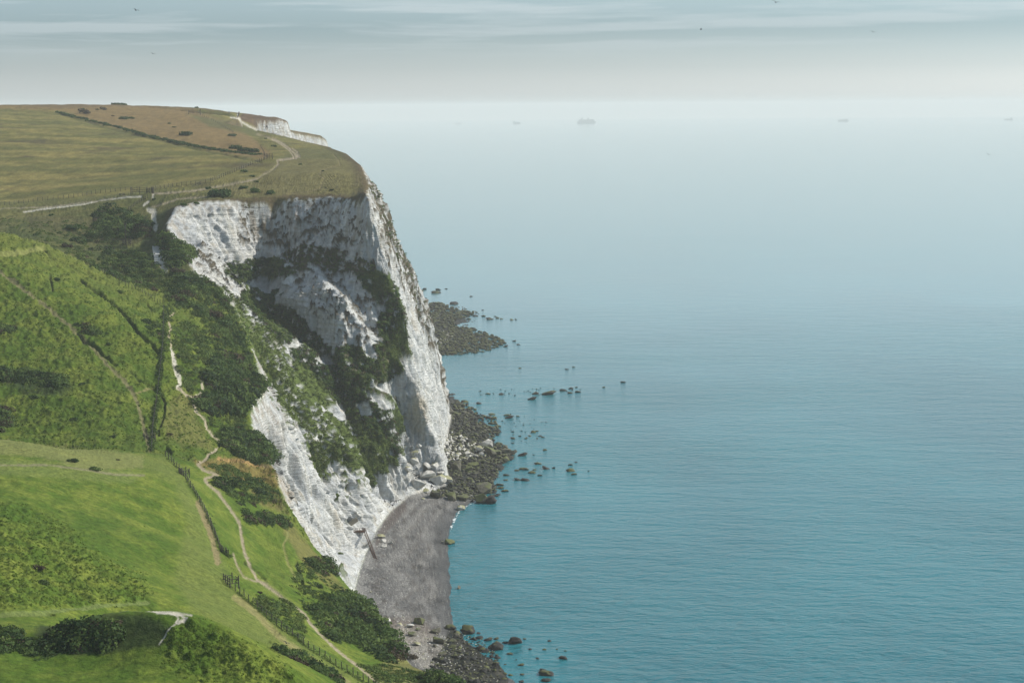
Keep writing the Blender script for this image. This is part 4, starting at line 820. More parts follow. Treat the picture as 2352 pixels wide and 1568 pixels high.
def place_rock(u, v, w, kind, label, group=None, z=None, flat=1.0, sinkf=.25, rotz=None, name='boulder', cat='boulder'):
    p = Pz(u, v, 0) if z == 'sea' else hit(u, v, 380)
    if p[2] < 0: p = Pz(u, v, 0)
    s = w*p[1]/FD*1.12; o = link(name, random.choice(RK[kind]), None, None, label, cat, group)
    o.location = (p[0], p[1]+s*.25, p[2]+s*(.5-sinkf)*.55*flat); o.scale = (s, s*random.uniform(.7, 1), s*flat*random.uniform(.75, 1.1)); o.rotation_euler = (random.uniform(-.3, .3), random.uniform(-.3, .3), rotz if rotz is not None else random.uniform(0, 6.28)); return o
BLK = [(340,1170,200,'p','cracked chalk slab fallen at the top of the beach'),(480,1070,170,'p','tilted pale block resting on the cracked slab'),(600,1120,180,'p','pale wedge block right of the cracked slab'),(700,1110,130,'p','smaller pale block at the right end of the slab pile'),(250,1010,120,'p','pale block against the foot of the nose, left side'),
 (340,930,150,'p','upright square chalk block at the foot of the nose'),(470,970,150,'p','brownish chalk block above the cracked slab'),(330,840,130,'p','leaning chalk block below the grass tuft'),(210,735,60,'p','oval pale stone perched high on the rock pile'),(375,700,60,'p','narrow upright chalk stone on the rock pile'),(560,960,110,'p','pale block in the middle of the rock pile'),(620,1020,110,'p','pale block above the wedge block'),
 (460,1235,85,'p','small pale block at the beach end of the rock pile'),(240,640,80,'p','small pale block high beside the nose'),(1095,745,110,'p','tall grey pointed block at the rubble edge'),(1180,690,130,'p','large pale block capped with algae'),(1215,780,150,'m','yellow green topped boulder below the pale block'),(1290,790,120,'m','sloping green boulder in the point'),(1400,770,120,'m','ridged green boulder near the tip of the point'),(1480,780,90,'m','last green boulder at the tip of the point'),
 (1400,865,85,'m','low golden boulder below the tip of the point'),(1015,935,115,'m','flat topped golden boulder'),(865,960,110,'m','bright green boulder in the middle of the foreshore'),(960,975,100,'m','green boulder right of the bright green one'),(1140,1215,165,'m','big square brown block near the water'),(895,1320,120,'m','long mossy boulder bordering the beach'),(780,1310,140,'m','mossy boulder at the top edge of the beach'),(570,1280,150,'m','yellow green slab at the head of the beach'),(1110,1335,165,'m','dark sloping slab at the corner of the foreshore'),(1230,1350,110,'d','weedy boulder at the corner of the foreshore'),(875,1435,85,'p','grey white stone standing on the beach at the water edge'),(840,955,150,'m','broad mossy boulder among the foreshore rocks'),(740,290,110,'m','steep brown rock leaning on the cliff tip'),(810,330,80,'m','brown boulder beside the leaning rock')]
for a, b_, w, k, lb in BLK:
    place_rock(*Z5(a, b_+w*.2), w*.1953*1.25, k, lb, flat=.95, sinkf=.12)
for a, b_, w, k, lb in [(1225,1405,66,'p','pale boulder at the top of the beach stone group'),(1245,1415+20,50,'p','small pale stone in the middle of the beach group'),(1250,1475,66,'p','pale boulder at the lower left of the beach group'),(1310,1450,50,'p','pale pointed stone at the right of the beach group')]:
    a2 = (a-1190)*.9+1190
    place_rock(*Z4(a2+10, b_), w*.3125, k, lb, flat=.8)
for a, b_, w, k, lb in [(1435,620,80,'m','green topped boulder alone at the water edge of the beach'),(1385,612,30,'p','small pale stone touching the lone water-edge boulder'),(1495,925,42,'m','small green and cream boulder in the water off the beach'),(1222,1170,105,'m','large yellow green boulder on the lower beach'),(1438,1205,72,'d','square dark boulder on the lower shoreline'),(1560,1230,100,'d','broad black boulder on the lower shoreline'),(1090,1180,44,'p','cream boulder at the foot of the near bank'),(1165,1190,60,'p','cream block left of the yellow green boulder'),(1215,1210,50,'m','small mossy block under the yellow green boulder'),(1335,1230,84,'m','long mossy boulder pointing at the water'),(1180,1250,80,'m','green and cream boulder at the foot of the near bank'),
  (1360,1300,110,'m','dark green flat slab on the lower beach'),(1210,1315,60,'p','cream stone with yellow lichen'),(1330,1325,50,'m','bright green stone below the flat slab'),(1385,1385,60,'m','mossy cube of rock on the lower beach'),(1880,1300,90,'d','humped dark rock standing in the water'),(1760,1340,105,'d','dark rock mass at the water edge'),(1205,345,14,'p','single white stone at the head of the beach'),(1250,318,34,'p','flat white stone at the head of the beach'),(895,955,26,'p','white stone near the cliff end of the beach'),(1020,922,10,'p','tiny white stone in the middle of the beach'),(1010,1150,46,'p','yellowish block at the bank end of the beach')]:
    place_rock(*Z6(a, b_), w*.3359, k, lb, flat=.85)
OFF = [(783,664,18),(860,868,65),(885,834,50),(970,836,95),(1068,810,45),(1115,799,30),(1113,827,38),(1163,821,38),(1150,788,20),(1457,756,30),(575,831,30),(660,836,35),(515,896,42),(422,887,55),(373,888,45),(600,968,50),(710,989,60),(700,972,40),(770,979,24),(740,1124,36),(782,1107,24),(735,1079,24),(850,1106,24),(870,1083,40),(897,1075,24),(915,1108,24),(935,1115,24),(640,1166,50),(797,1235,66),(903,1289,44),(955,1321,55),(1003,1316,32),(810,1326,60),(862,1348,60),(878,1328,28),(762,1334,30),(698,1363,42),(767,1393,46),(820,1397,60),(1118,1336,60),(1135,1357,40),(1115,1295,30),(1150,1278,20),(690,1395,30),(650,1428,50),(655,1448,45),(687,1466,48),(640,1489,30),(600,1497,34),(945,1199,30),(875,1229,16),(735,1153,22),(915,1365,30),(585,346,56),(637,337,30),(663,342,24),(730,349,30),(757,346,20),(350,246,60),(240,173,60),(465,196,20),(250,153,40),(545,325,30),(490,324,36),(450,344,30),(690,523,34),(745,488,30),(775,511,24),(640,470,30),(160,148,30),(300,146,18),(540,284,16),(1090,672,26),(1135,657,22),(1230,1334,16),(820,1123,22),(955,1017,14),(795,1072,16),(1330,789,22),(620,325,16)]
OFFB = [(660,590,60),(1237,657,50),(1550,684,60),(1305,788,50),(1480,791,50),(985,705,80),(1050,850,80),(1725,905,110),(1185,990,80),(990,976,40),(1470,1062,100),(1515,1115,200),(1510,1185,120),(975,1170,70),(990,1095,60),(1060,1114,60),(1205,1108,60),(1190,1200,80),(330,765,100),(660,650,100),(775,675,120),(840,780,110),(870,660,70),(730,820,110),(890,900,70),(1400,906,50),(1125,918,34),(1640,786,34),(1750,806,36)]
NB = ['%s weedy rock breaking the surface %s']
spots = [('in the outer reef line', lambda u, v: v < 940 and u > 1150), ('off the middle foreshore', lambda u, v: 940 <= v < 1030), ('beyond the boulder point', lambda u, v: 1030 <= v < 1180), ('beside the far reef', lambda u, v: v < 830), ('near the foot of the nose', lambda u, v: v < 940)]
for a, b_, w in OFF:
    u, v = ZA(a, b_); where = next((s for s, f in spots if f(u, v)), 'off the shore'); size = 'small' if w < 30 else ('broad' if w > 54 else 'rounded')
    place_rock(u, v, w*.3516, 'd', f'{size} dark weedy rock breaking the surface {where}', f'{size} dark rocks {where}', z='sea', flat=.46, sinkf=.32, name='sea_rock', cat='rock')
for a, b_, w in OFFB:
    u, v = ZB(a, b_); size = 'small' if w < 60 else ('broad' if w > 100 else 'rounded')
    place_rock(u, v, w*.1823, 'd', f'{size} black rock in the shallows at the bottom of the picture', f'{size} black rocks in the near shallows', z='sea' if u > 1110 else None, flat=.5, sinkf=.35, name='sea_rock', cat='rock')
ORD = ['first', 'second', 'third', 'fourth', 'fifth', 'sixth', 'seventh', 'eighth', 'ninth', 'tenth', 'eleventh', 'twelfth', 'thirteenth', 'fourteenth', 'fifteenth', 'sixteenth', 'seventeenth', 'eighteenth']
byg = {}
for o in C.objects:
    if o.name.startswith('sea_rock') and o.get('group'): byg.setdefault(o['group'], []).append(o)
for g_, L in byg.items():                    # a row of like rocks is told apart by its order along the shore
    L.sort(key=lambda o: proj(*o.location)[0])
    for i_, o in enumerate(L):
        if len(L) > 1 and i_ < len(ORD): o['label'] = ORD[i_]+' from the left among the '+g_
        elif i_ >= len(ORD): o['label'] = 'one of the rightmost '+g_
def in_poly(pg, n):
    xs = [p[0] for p in pg]; ys_ = [p[1] for p in pg]; out = []
    while len(out) < n:
        a = rng.uniform(min(xs), max(xs), 400); b_ = rng.uniform(min(ys_), max(ys_), 400); m = inside(a, b_, pg); out += list(zip(a[m], b_[m]))
    return out[:n]
za = lambda l: [ZA(*p) for p in l]; zb = lambda l: [ZB(*p) for p in l]
FORE = za([(340,890),(450,900),(520,960),(640,1000),(660,1090),(600,1130),(750,1200),(740,1260),(640,1290),(650,1350),(600,1400),(640,1500),(560,1540),(330,1520),(200,1500),(290,1430),(370,1390),(300,1300),(270,1240),(330,1050)])
RUB = za([(250,1085),(350,1080),(450,1130),(540,1160),(600,1200),(560,1240),(430,1260),(300,1270),(255,1200)])
LOW = zb([(280,560),(700,640),(900,870),(940,1130),(880,1230),(300,1240),(0,1000),(160,860),(230,700)])
LOWP = zb([(-400,300),(60,560),(300,620),(280,900),(500,1230),(100,1230),(-250,900),(-500,500)])
REEF = za([(150,235),(270,240),(400,290),(520,295),(440,330),(350,350),(380,390),(480,400),(650,470),(700,500),(550,560),(400,575),(240,580),(230,460),(190,340)])
REEFP = za([(235,430),(300,420),(350,450),(330,500),(240,530)])
for u, v in in_poly(FORE, 70): place_rock(u, v, rng.uniform(7, 15), random.choice('ddmm'), 'brown green boulder in the heap of foreshore rocks', 'foreshore boulders below the nose')
for u, v in in_poly(RUB, 34): place_rock(u, v, rng.uniform(7, 15), 'p', 'pale chalk stone in the rubble fan at the cliff foot', 'pale rubble stones')
for u, v in in_poly(LOW, 45): place_rock(u, v, rng.uniform(8, 19), random.choice('dddm'), 'dark boulder in the rock field at the near shore', 'near shore boulders')
def rock_mass(name, items, label, mats):
    Vs, Fs, Ms = [], [], []; b = 0
    cache = {}
    for u, v, w, k in items:
        me = random.choice(RK[k])
        if me.name not in cache:
            va = np.empty(len(me.vertices)*3); me.vertices.foreach_get('co', va); cache[me.name] = (va.reshape(-1, 3), None)
        if k == 'd':
            if 'ico' not in cache:
                bm = bmesh.new(); bmesh.ops.create_icosphere(bm, subdivisions=1, radius=.5); cache['ico'] = (np.array([vt.co for vt in bm.verts]), np.array([[x_.index for x_ in f.verts] for f in bm.faces])); bm.free()
            Vb, Fb = cache['ico']; Vb = Vb*(1+rng.uniform(-.22, .22, (len(Vb), 1)))
        else:
            if 'hull' not in cache:
                bm = bmesh.new(); bmesh.ops.create_icosphere(bm, subdivisions=1, radius=.5); cache['hull'] = (np.array([vt.co for vt in bm.verts]), np.array([[x_.index for x_ in f.verts] for f in bm.faces])); bm.free()
            Vb, Fb = cache['hull']; Vb = Vb*(1+rng.uniform(-.30, .25, (len(Vb), 1)))
        p = hit(u, v, 380)
        if p[2] < 0: p = Pz(u, v, -.05)
        s = w*p[1]/FD; a = rng.uniform(0, 6.28); M_ = np.array([[math.cos(a), -math.sin(a), 0], [math.sin(a), math.cos(a), 0], [0, 0, 1]])*np.array([1.1, .85, .55 if k == 'd' else .7])
        Vs.append(Vb@M_.T*s+p+[0, 0, s*.12]); Fs.append(Fb+b); Ms.append(np.full(len(Fb), mats.index(k))); b += len(Vb)
    me = np_mesh(name, np.vstack(Vs), np.vstack(Fs), smooth=False)
    for k in mats: me.materials.append({'d': M_rdark, 'm': M_rmoss, 'p': M_rpale}[k])
    me.polygons.foreach_set('material_index', np.concatenate(Ms).astype(np.int32)); link(name, me, None, 'stuff', label, 'rocks')
rock_mass('foreshore_rocks', [(u, v, rng.uniform(4, 12), random.choice('dddmm')) for u, v in in_poly(FORE, 1300)], 'small brown and green rocks packed between the foreshore boulders', ['d', 'm'])
rock_mass('chalk_rubble', [(u, v, rng.uniform(2.5, 9), 'p') for u, v in in_poly(RUB, 380)]+[(u, v, rng.uniform(1.5, 5), 'p') for u, v in in_poly(REEFP, 120)]+[(u, v, rng.uniform(1.5, 6), 'p') for u, v in in_poly(LOWP, 330)]+[(u, v, rng.uniform(2, 5), 'p') for u, v in in_poly(LOW, 160)], 'pale chalk rubble and cobbles at the cliff foot and near shore', ['p'])
rock_mass('reef_rocks', [(u, v, rng.uniform(3, 11), 'd') for u, v in in_poly(REEF, 1400)], 'dark rocks covering the far reef beyond the nose', ['d', 'm'])
rock_mass('shore_rocks', [(u, v, rng.uniform(3, 10), random.choice('dddm')) for u, v in in_poly(LOW, 420)]+[(u, v, rng.uniform(1.5, 5), 'd') for u, v in in_poly(za([(640,960),(800,960),(960,1020),(940,1120),(780,1160),(660,1100)]), 40)]+[(u, v, rng.uniform(1.5, 5), 'd') for u, v in in_poly(za([(420,815),(700,800),(1000,790),(1200,775),(1200,800),(900,840),(560,845)]), 60)], 'small dark rocks and cobbles between the near shore boulders', ['d', 'm'])
# thin line of surf along the shingle
def surf(pts, label, w=.45):
    L = []; 
    for a, b_ in zip(pts, pts[1:]):
        for i in range(24): t_ = i/24; L.append(Pz(a[0]+(b_[0]-a[0])*t_, a[1]+(b_[1]-a[1])*t_, .05))
    L = np.array(L); n = len(L); V = []; 
    nn = fbm(L[:, 0]/2, L[:, 1]/2, 0, 3, 201); n2b = fbm(L[:, 0]/3+9, L[:, 1]/3, 0, 3, 205)
    for i in range(n):
        d = L[min(i+1, n-1)]-L[max(i-1, 0)]; d /= np.linalg.norm(d[:2])+1e-9; s_ = np.array([d[1], -d[0], 0]); ww = max(w*(.1+2.4*nn[i]), .012); c = L[i]+s_*n2b[i]*1.2
        V += [c-s_*ww, c+s_*ww]
    Q = [(2*i, 2*i+1, 2*i+3, 2*i+2) for i in range(n-1)]; link('surf', np_mesh('surf', np.array(V), np.array(Q)), M_foam, 'stuff', label, 'surf')
M_foam = mat('foam', .6, .3)[0]; M_foam.node_tree.nodes['Principled BSDF'].inputs['Base Color'].default_value = (.55,.58,.58,1)
surf([(1100,1148),(1072,1162),(1054,1176),(1040,1200),(1034,1222)], 'white wash curling onto the upper end of the shingle beach', .6)
# ------------------------------------------------------------------ timber things
M_wood, t, b = mat('weathered_wood', .85, .2); n = noise(t, 3, 4); r = ramp(t, [(.3, (.03,.026,.022)), (.7, (.11,.095,.075))]); t.links.new(n.outputs[0], r.inputs[0]); t.links.new(r.outputs[0], b.inputs['Base Color'])
M_wire = mat('fence_wire', .5, .5)[0]; M_wire.node_tree.nodes['Principled BSDF'].inputs['Base Color'].default_value = (.2,.2,.2,1); M_wire.node_tree.nodes['Principled BSDF'].inputs['Metallic'].default_value = .8
M_rust, t, b = mat('rusty_iron', .8, .3); n = noise(t, 3, 4); r = ramp(t, [(.3, (.03,.02,.018)), (.7, (.12,.055,.03))]); t.links.new(n.outputs[0], r.inputs[0]); t.links.new(r.outputs[0], b.inputs['Base Color'])
def bars(segs, m, name):   # list of (p0, p1, half width)
    bm = bmesh.new()
    for a, c, w in segs:
        a, c = Vector(a), Vector(c); d = c-a; L = d.length; q_ = d.to_track_quat('Z', 'Y').to_matrix().to_4x4(); q_.translation = (a+c)/2
        bmesh.ops.create_cube(bm, size=1, matrix=q_ @ Matrix.Diagonal((w*2, w*2, L, 1)))
    me = bpy.data.meshes.new(name); bm.to_mesh(me); bm.free(); me.materials.append(m); return me
def post_mesh(h, r):
    bm = bmesh.new(); bmesh.ops.create_cone(bm, segments=7, radius1=r, radius2=r*.85, depth=h+.3, cap_ends=True); bmesh.ops.translate(bm, verts=bm.verts, vec=(0, 0, h/2-.15)); me = bpy.data.meshes.new('post'); bm.to_mesh(me); bm.free(); me.materials.append(M_wood); return me
def fence(pts, yr, step, h, r, label, cat='fence'):
    """posts every `step` picture points along the surveyed line, with two strands of wire"""
    pos = []
    for a, b_ in zip(pts, pts[1:]):
        L = math.hypot(b_[0]-a[0], b_[1]-a[1]); k = max(1, round(L/step))
        for i in range(k): t_ = i/k; pos.append(hit(a[0]+(b_[0]-a[0])*t_, a[1]+(b_[1]-a[1])*t_, *yr))
    pos.append(hit(*pts[-1], *yr)); base = Vector(pos[0]); root = link('wire_fence', None, None, None, label, cat); root.location = base
    pm = post_mesh(h, r); prev = None; segs = []
    for p in pos:
        if prev is not None and abs(p[1]-prev[1]) > 60: prev = Vector(p); continue
        o = link('post', pm, None, parent=root); o.location = Vector(p)-base; o.scale = (1, 1, random.uniform(.88, 1.1)); o.rotation_euler = (random.uniform(-.06, .06), random.uniform(-.06, .06), 0)
        if prev is not None:
            for f in (.5, .92): segs.append((prev-base+Vector((0, 0, h*f)), Vector(p)-base+Vector((0, 0, h*f)), .012))
        prev = Vector(p)
    if segs: link('wire', bars(segs, M_wire, 'wire'), None, parent=root)
    return pos
fence([(381,1049),(400,1068),(418,1087),(443,1127),(458,1153),(474,1183),(486,1214),(499,1244),(509,1275),(519,1303),(526,1328)], (370,480), 8.5, 1.45, .10, 'post and wire fence running down the edge of the near field')
fence([(541,1358),(561,1370),(601,1407),(647,1444),(709,1488),(759,1521),(811,1552),(870,1586)], (290,400), 14.5, 1.3, .085, 'lower length of the field fence with shadows on the turf')
fence([Z3(990,1560),Z3(1000,1400),Z3(1030,1180),Z3(1050,1000),Z3(1065,850),Z3(1070,620)], (430,), 4.5, 1.3, .08, 'fence seen end on climbing the middle hill')
fence([Z3(1065,600),Z3(1010,575),Z3(930,520),Z3(840,480),Z3(740,420),Z3(650,370)], (600,), 8, 1.3, .08, 'posts along the crest of the middle hill')
fence([Z1(0,745),Z1(160,728),Z1(290,712),Z1(500,690),Z1(650,664),Z1(850,642),Z1(930,640)], (690,), 11, 1.5, .10, 'fence along the lower edge of the olive field at left')
fence([Z1(1030,640),Z1(1200,612),Z1(1360,602),Z1(1430,582)], (700,), 10, 1.5, .10, 'fence along the olive field right of the timber pen')
fence([Z1(1430,582),Z1(1560,530),Z1(1700,470),Z1(1820,422)], (700,), 5.5, 1.5, .10, 'fence climbing beside dry grass to the upper gate')
fence([Z1(860,56),Z1(1000,60),Z1(1150,66),Z1(1310,72)], (1100,), 7, 1.6, .12, 'fence standing on the skyline')
fence([Z1(1350,125),Z1(1450,175),Z1(1520,215),Z1(1580,250)], (1000,), 5, 1.6, .12, 'fence running down the upper moor')
fence([Z9(60,1160),Z9(180,1150),Z9(285,1130),Z9(395,1130),Z9(495,1130),Z9(690,1110),Z9(780,1085)], (600,), 17, 1.4, .12, 'widely spaced posts across the scrubby hollow')
fence([Z9(990,370),Z9(940,400),Z9(870,430),Z9(810,480),Z9(720,550)], (660,), 5, 1.4, .10, 'short fence going down from the pen into the thicket')
fence([Z1(1770,350),Z1(1795,400),Z1(1815,420)], (700,), 5, 1.5, .10, 'short fence above the upper gate')
def gate(u, v, yr, W_, H_, ang, label, name='stile', sc=1.0):
    p = hit(u, v, *yr); root = link(name, None, None, None, label, 'gate'); root.location = p; root.rotation_euler[2] = ang
    pm = post_mesh(H_*1.15, .11)
    for x_ in (-W_/2, -W_*.15, W_*.2, W_/2):
        for y_ in ((-.8, .8) if abs(x_) > W_*.4 else (.8,)):
            o = link('post', pm, None, parent=root); o.location = (x_, y_, 0)
    for y_ in (-.8, .8):
        for f in (.35, .62, .9):
            link('rail', bars([((-W_/2, y_, H_*f), (W_/2 if y_ > 0 else 0, y_, H_*f), .055)], M_wood, 'rail'), None, parent=root)
    for x_ in (-W_/2, W_/2):
        for f in (.4, .85): link('rail', bars([((x_, -.8, H_*f), (x_, .8, H_*f), .055)], M_wood, 'rail'), None, parent=root)
    link('brace', bars([((0, -.8, H_*.3), (-W_/2, -.8, H_*.92), .045)], M_wood, 'brace'), None, parent=root)
gate(423, 1092, (370, 480), 2.6, 1.5, R(115), 'upper timber stile in the near field fence')
gate(531, 1345, (300, 400), 3.0, 1.7, R(120), 'lower timber kissing gate throwing a barred shadow on the turf', 'kissing_gate')
gate(343, 1011, (430,), 2.6, 1.5, R(20), 'timber stile at the foot of the middle hill')
gate(*Z1(965,665), (680,), 8.5, 2.4, R(-8), 'dark timber pen where the tracks meet at the field corner', 'timber_pen')
gate(*Z1(1820,430), (700,), 3.6, 2.4, R(10), 'timber gate at the top corner of the olive field', 'field_gate')
gate(*Z1(1320,125), (1000,), 8.0, 2.8, R(0), 'dark timber enclosure on the upper moor', 'timber_pen')
gate(*Z9(690,1060), (600,), 2.6, 2.2, R(0), 'timber stile below the tall pole in the hollow')
gate(*Z1(1018,662), (680,), 2.4, 1.9, R(0), 'pale timber gate right of the dark pen', 'field_gate')
# picnic bench on the verge
p = hit(*Z1(828,680), 690); rt_ = link('picnic_bench', None, None, None, 'small timber picnic bench on the verge left of the pen', 'bench'); rt_.location = p
link('table_top', bars([((-1.1, y_, .95), (1.1, y_, .95), .06) for y_ in (-.3, -.1, .1, .3)], M_wood, 'table_top'), None, parent=rt_)
for y_ in (-.85, .85): link('seat', bars([((-1.1, y_, .5), (1.1, y_, .5), .07)], M_wood, 'seat'), None, parent=rt_)
for x_ in (-.8, .8):
    for s_ in (-1, 1): link('leg', bars([((x_, s_*.8, 0), (x_, s_*.15, .95), .06)], M_wood, 'leg'), None, parent=rt_)
# tall pole in the hollow
p = hit(*Z9(672,1050), 600); po = link('signal_pole', None, None, None, 'tall weathered pole standing in the scrubby hollow', 'pole'); po.location = p
hh_ = 300*.15625*p[1]/FD; link('shaft', bars([((0, 0, -.3), (0, 0, hh_), .14)], M_wood, 'shaft'), None, parent=po); link('cap', bars([((-.45, 0, hh_), (.45, 0, hh_), .2)], M_wood, 'cap'), None, parent=po)
# stairway in the cutting
M_step, t, b = mat('stair_tread', .9, .1); b.inputs['Base Color'].default_value = (.42,.42,.40,1)
a0 = hit(*Z9(1140,1090), 640); a1 = hit(*Z9(1215,1330), 600); st = link('stairway', None, None, None, 'shaded flight of timber edged steps cut through the scrub', 'stairs'); st.location = a1
for i in range(17):
    f = i/16; c = a1+(a0-a1)*f; w = 1.7+(1-f)*.9; g_ = hgt(c[0], c[1])
    pz = max(float(g_), c[2])+.35-np.array(a1)[2]
    L = [(-w, -.1), (w, -.1), (w, 1.1), (-w, 1.1)]; bm = bmesh.new(); d = Vector((a0-a1)).xy.normalized()
    vs = [bm.verts.new((c[0]-a1[0]+px2*d.y+py2*d.x, c[1]-a1[1]-px2*d.x+py2*d.y, pz+zz_)) for zz_ in (-1.2, 0) for px2, py2 in L]
    for f4 in ((3,2,1,0),(4,5,6,7),(0,1,5,4),(1,2,6,5),(2,3,7,6),(3,0,4,7)): bm.faces.new([vs[k] for k in f4])
    me = bpy.data.meshes.new('step'); bm.to_mesh(me); bm.free(); me.materials.append(M_step); link('step', me, None, parent=st)
# ladder, platform and culvert on the near chalk face
top = hit(836, 1216, 500); bot = hit(863, 1284, 480); top = np.array(top)
lad = link('ladder', None, None, None, 'long rusty ladder leaning from the platform down to the beach', 'ladder'); lad.location = bot; dv = Vector(top-bot); side = dv.cross(Vector((0, 0, 1))).normalized()*.32
for s_ in (-1, 1): link('stile', bars([(side*s_, dv*1.02+side*s_, .09)], M_rust, 'stile'), None, parent=lad)
for i in range(1, 30): link('rung', bars([(dv*(i/30)-side, dv*(i/30)+side, .05)], M_rust, 'rung'), None, parent=lad)
plt = hit(822, 1219, 500); pl = link('platform', None, None, None, 'rusty iron platform with railings high on the near chalk face', 'platform'); pl.location = (plt[0], plt[1]-1.0, plt[2])
link('deck', bars([((-2.2, y_, 0), (2.2, y_, 0), .12) for y_ in (-.8, -.4, 0, .4, .8)], M_rust, 'deck'), None, parent=pl)
for f in (.55, 1.1): link('rail', bars([((-2.2, -.9, f), (2.2, -.9, f), .05)], M_rust, 'rail'), None, parent=pl)
for x_ in (-2.2, -.7, .7, 2.2): link('post', bars([((x_, -.9, -1.2), (x_, -.9, 1.15), .06)], M_rust, 'post'), None, parent=pl)
cu = hit(811, 1203, 500); bm = bmesh.new(); M_conc = mat('stained_concrete')[0]; M_conc.node_tree.nodes['Principled BSDF'].inputs['Base Color'].default_value = (.25,.22,.17,1)
bmesh.ops.create_cone(bm, segments=18, radius1=.7, radius2=.7, depth=4, cap_ends=False, matrix=Matrix.Rotation(R(55), 4, 'Y')); bmesh.ops.solidify(bm, geom=bm.faces[:], thickness=.12); me = bpy.data.meshes.new('culvert'); bm.to_mesh(me); bm.free()
o = link('culvert_pipe', me, M_conc, None, 'brown concrete pipe jutting from the chalk above the platform', 'pipe'); o.location = (cu[0]-.4, cu[1], cu[2]+.3)
# ------------------------------------------------------------------ people
def cloth(c): m = mat('clothing')[0]; m.node_tree.nodes['Principled BSDF'].inputs['Base Color'].default_value = (*c, 1); return m
def person(u, v, yr, label, c, stride=.12, sc=1.0, turn=0):
    V = [(0,0,.95),(0,0,1.2),(0,0,1.42),(0,0,1.52),(0,.01,1.66),(.1,0,.9),(.11,stride,.5),(.11,stride*.6,.05),(.11,stride*.6+.14,.03),(-.1,0,.9),(-.11,-stride,.5),(-.11,-stride*1.6,.05),(-.11,-stride*1.6+.14,.03),(.19,0,1.4),(.25,-stride*.5,1.12),(.26,stride*.3,.86),(-.19,0,1.4),(-.25,stride*.5,1.12),(-.26,stride*.9,.86)]
    E = [(0,1),(1,2),(2,3),(3,4),(0,5),(5,6),(6,7),(7,8),(0,9),(9,10),(10,11),(11,12),(2,13),(13,14),(14,15),(2,16),(16,17),(17,18)]
    Rr = [.15,.14,.15,.06,.11,.1,.075,.055,.04,.1,.075,.055,.04,.07,.05,.04,.07,.05,.04]
    me = bpy.data.meshes.new('person'); me.from_pydata(V, E, []); o = bpy.data.objects.new('person', me); C.objects.link(o)
    md = o.modifiers.new('skin', 'SKIN'); 
    for i, r in enumerate(Rr): me.skin_vertices[0].data[i].radius = (r, r)
    me.skin_vertices[0].data[0].use_root = True; o.modifiers.new('sub', 'SUBSURF').levels = 1
    dg = bpy.context.evaluated_depsgraph_get(); m2 = bpy.data.meshes.new_from_object(o.evaluated_get(dg)); bpy.data.objects.remove(o); m2.name = 'person'
    m2.materials.clear(); m2.materials.append(cloth(c[0])); m2.materials.append(cloth(c[1])); m2.materials.append(cloth((.35,.2,.14)))
    for f in m2.polygons: zc = f.center.z; f.material_index = 2 if zc > 1.5 else (0 if zc > .92 else 1); f.use_smooth = True
    p = hit(u, v, *yr); o = link('person', m2, None, None, label, 'person'); o.location = p; o.rotation_euler[2] = turn; o.scale = (sc,)*3; return o
for a in [(*Z8(713,402), (900,), 'person in dark clothes walking below the far white cliff', ((.02,.02,.025),(.02,.02,.03)), .18, 1.9, 1.2),
 (*Z8(1258,398), (1400,), 'left of two people standing on the far cliff edge', ((.05,.05,.06),(.03,.03,.04)), .04, 2.0, .4),
 (*Z8(1272,399), (1400,), 'right of two people standing on the far cliff edge', ((.10,.08,.07),(.03,.03,.04)), .04, 2.0, -.4),
 (*Z8(275,205), (1000,), 'person in white on the chalk path near the skyline', ((.5,.5,.5),(.05,.06,.1)), .15, 1.7, .8),
 (*Z8(292,190), (1000,), 'person in dark blue on the chalk path near the skyline', ((.03,.04,.09),(.03,.03,.05)), .15, 1.7, .5),
 (*Z8(155,165), (1000,), 'lone person in pale clothes left of the chalk path walkers', ((.45,.45,.48),(.1,.1,.12)), .1, 1.5, .2),
 (*Z8(300,165), (1000,), 'third walker furthest up the chalk path', ((.1,.05,.05),(.03,.03,.05)), .1, 1.6, .9)]: person(*a)
# ------------------------------------------------------------------ ships and birds
def ship(u, v, Lpx, Hpx, label, boxes, D=16000, cat='ship'):
    p = P(u, v, D); k = D/FD; L = Lpx*k; root = link('cargo_ship', None, None, None, label, cat); root.location = (p[0], D, 0)
    M_s = mat('ship_paint')[0]; M_s.node_tree.nodes['Principled BSDF'].inputs['Base Color'].default_value = (.03,.045,.06,1)
    M_w = mat('ship_upperworks')[0]; M_w.node_tree.nodes['Principled BSDF'].inputs['Base Color'].default_value = (.06,.08,.09,1)
    z0 = (CAMZ-0)*0; hh = Hpx*k; b = 14; bm = bmesh.new(); prof = [(-.5,.6),(-.49,1),(.42,1),(.5,.25)]
    rows = []
    for zf, s in ((-.1,.93),(.55,1)): rows.append([bm.verts.new((x_*L*s, sg*b*w_, zf*hh)) for sg in (-1, 1) for x_, w_ in (prof if sg < 0 else prof[::-1])])
    n = len(rows[0])
    for i in range(n): bm.faces.new([rows[0][i], rows[0][(i+1) % n], rows[1][(i+1) % n], rows[1][i]])
    bm.faces.new(rows[1]); bm.faces.new(rows[0][::-1]); me = bpy.data.meshes.new('hull'); bm.to_mesh(me); bm.free(); link('hull', me, M_s, parent=root)
    for nm, x0, x1, z0, z1 in boxes:
        me = bars([((x0*L, 0, (z0+z1)/2*hh), (x1*L, 0, (z0+z1)/2*hh), 1)], M_w, nm); 
        for vt in me.vertices: vt.co.y *= 11; vt.co.z = (vt.co.z-(z0+z1)/2*hh)*(z1-z0)*hh/2+(z0+z1)/2*hh
        link(nm, me, None, parent=root)
    return root
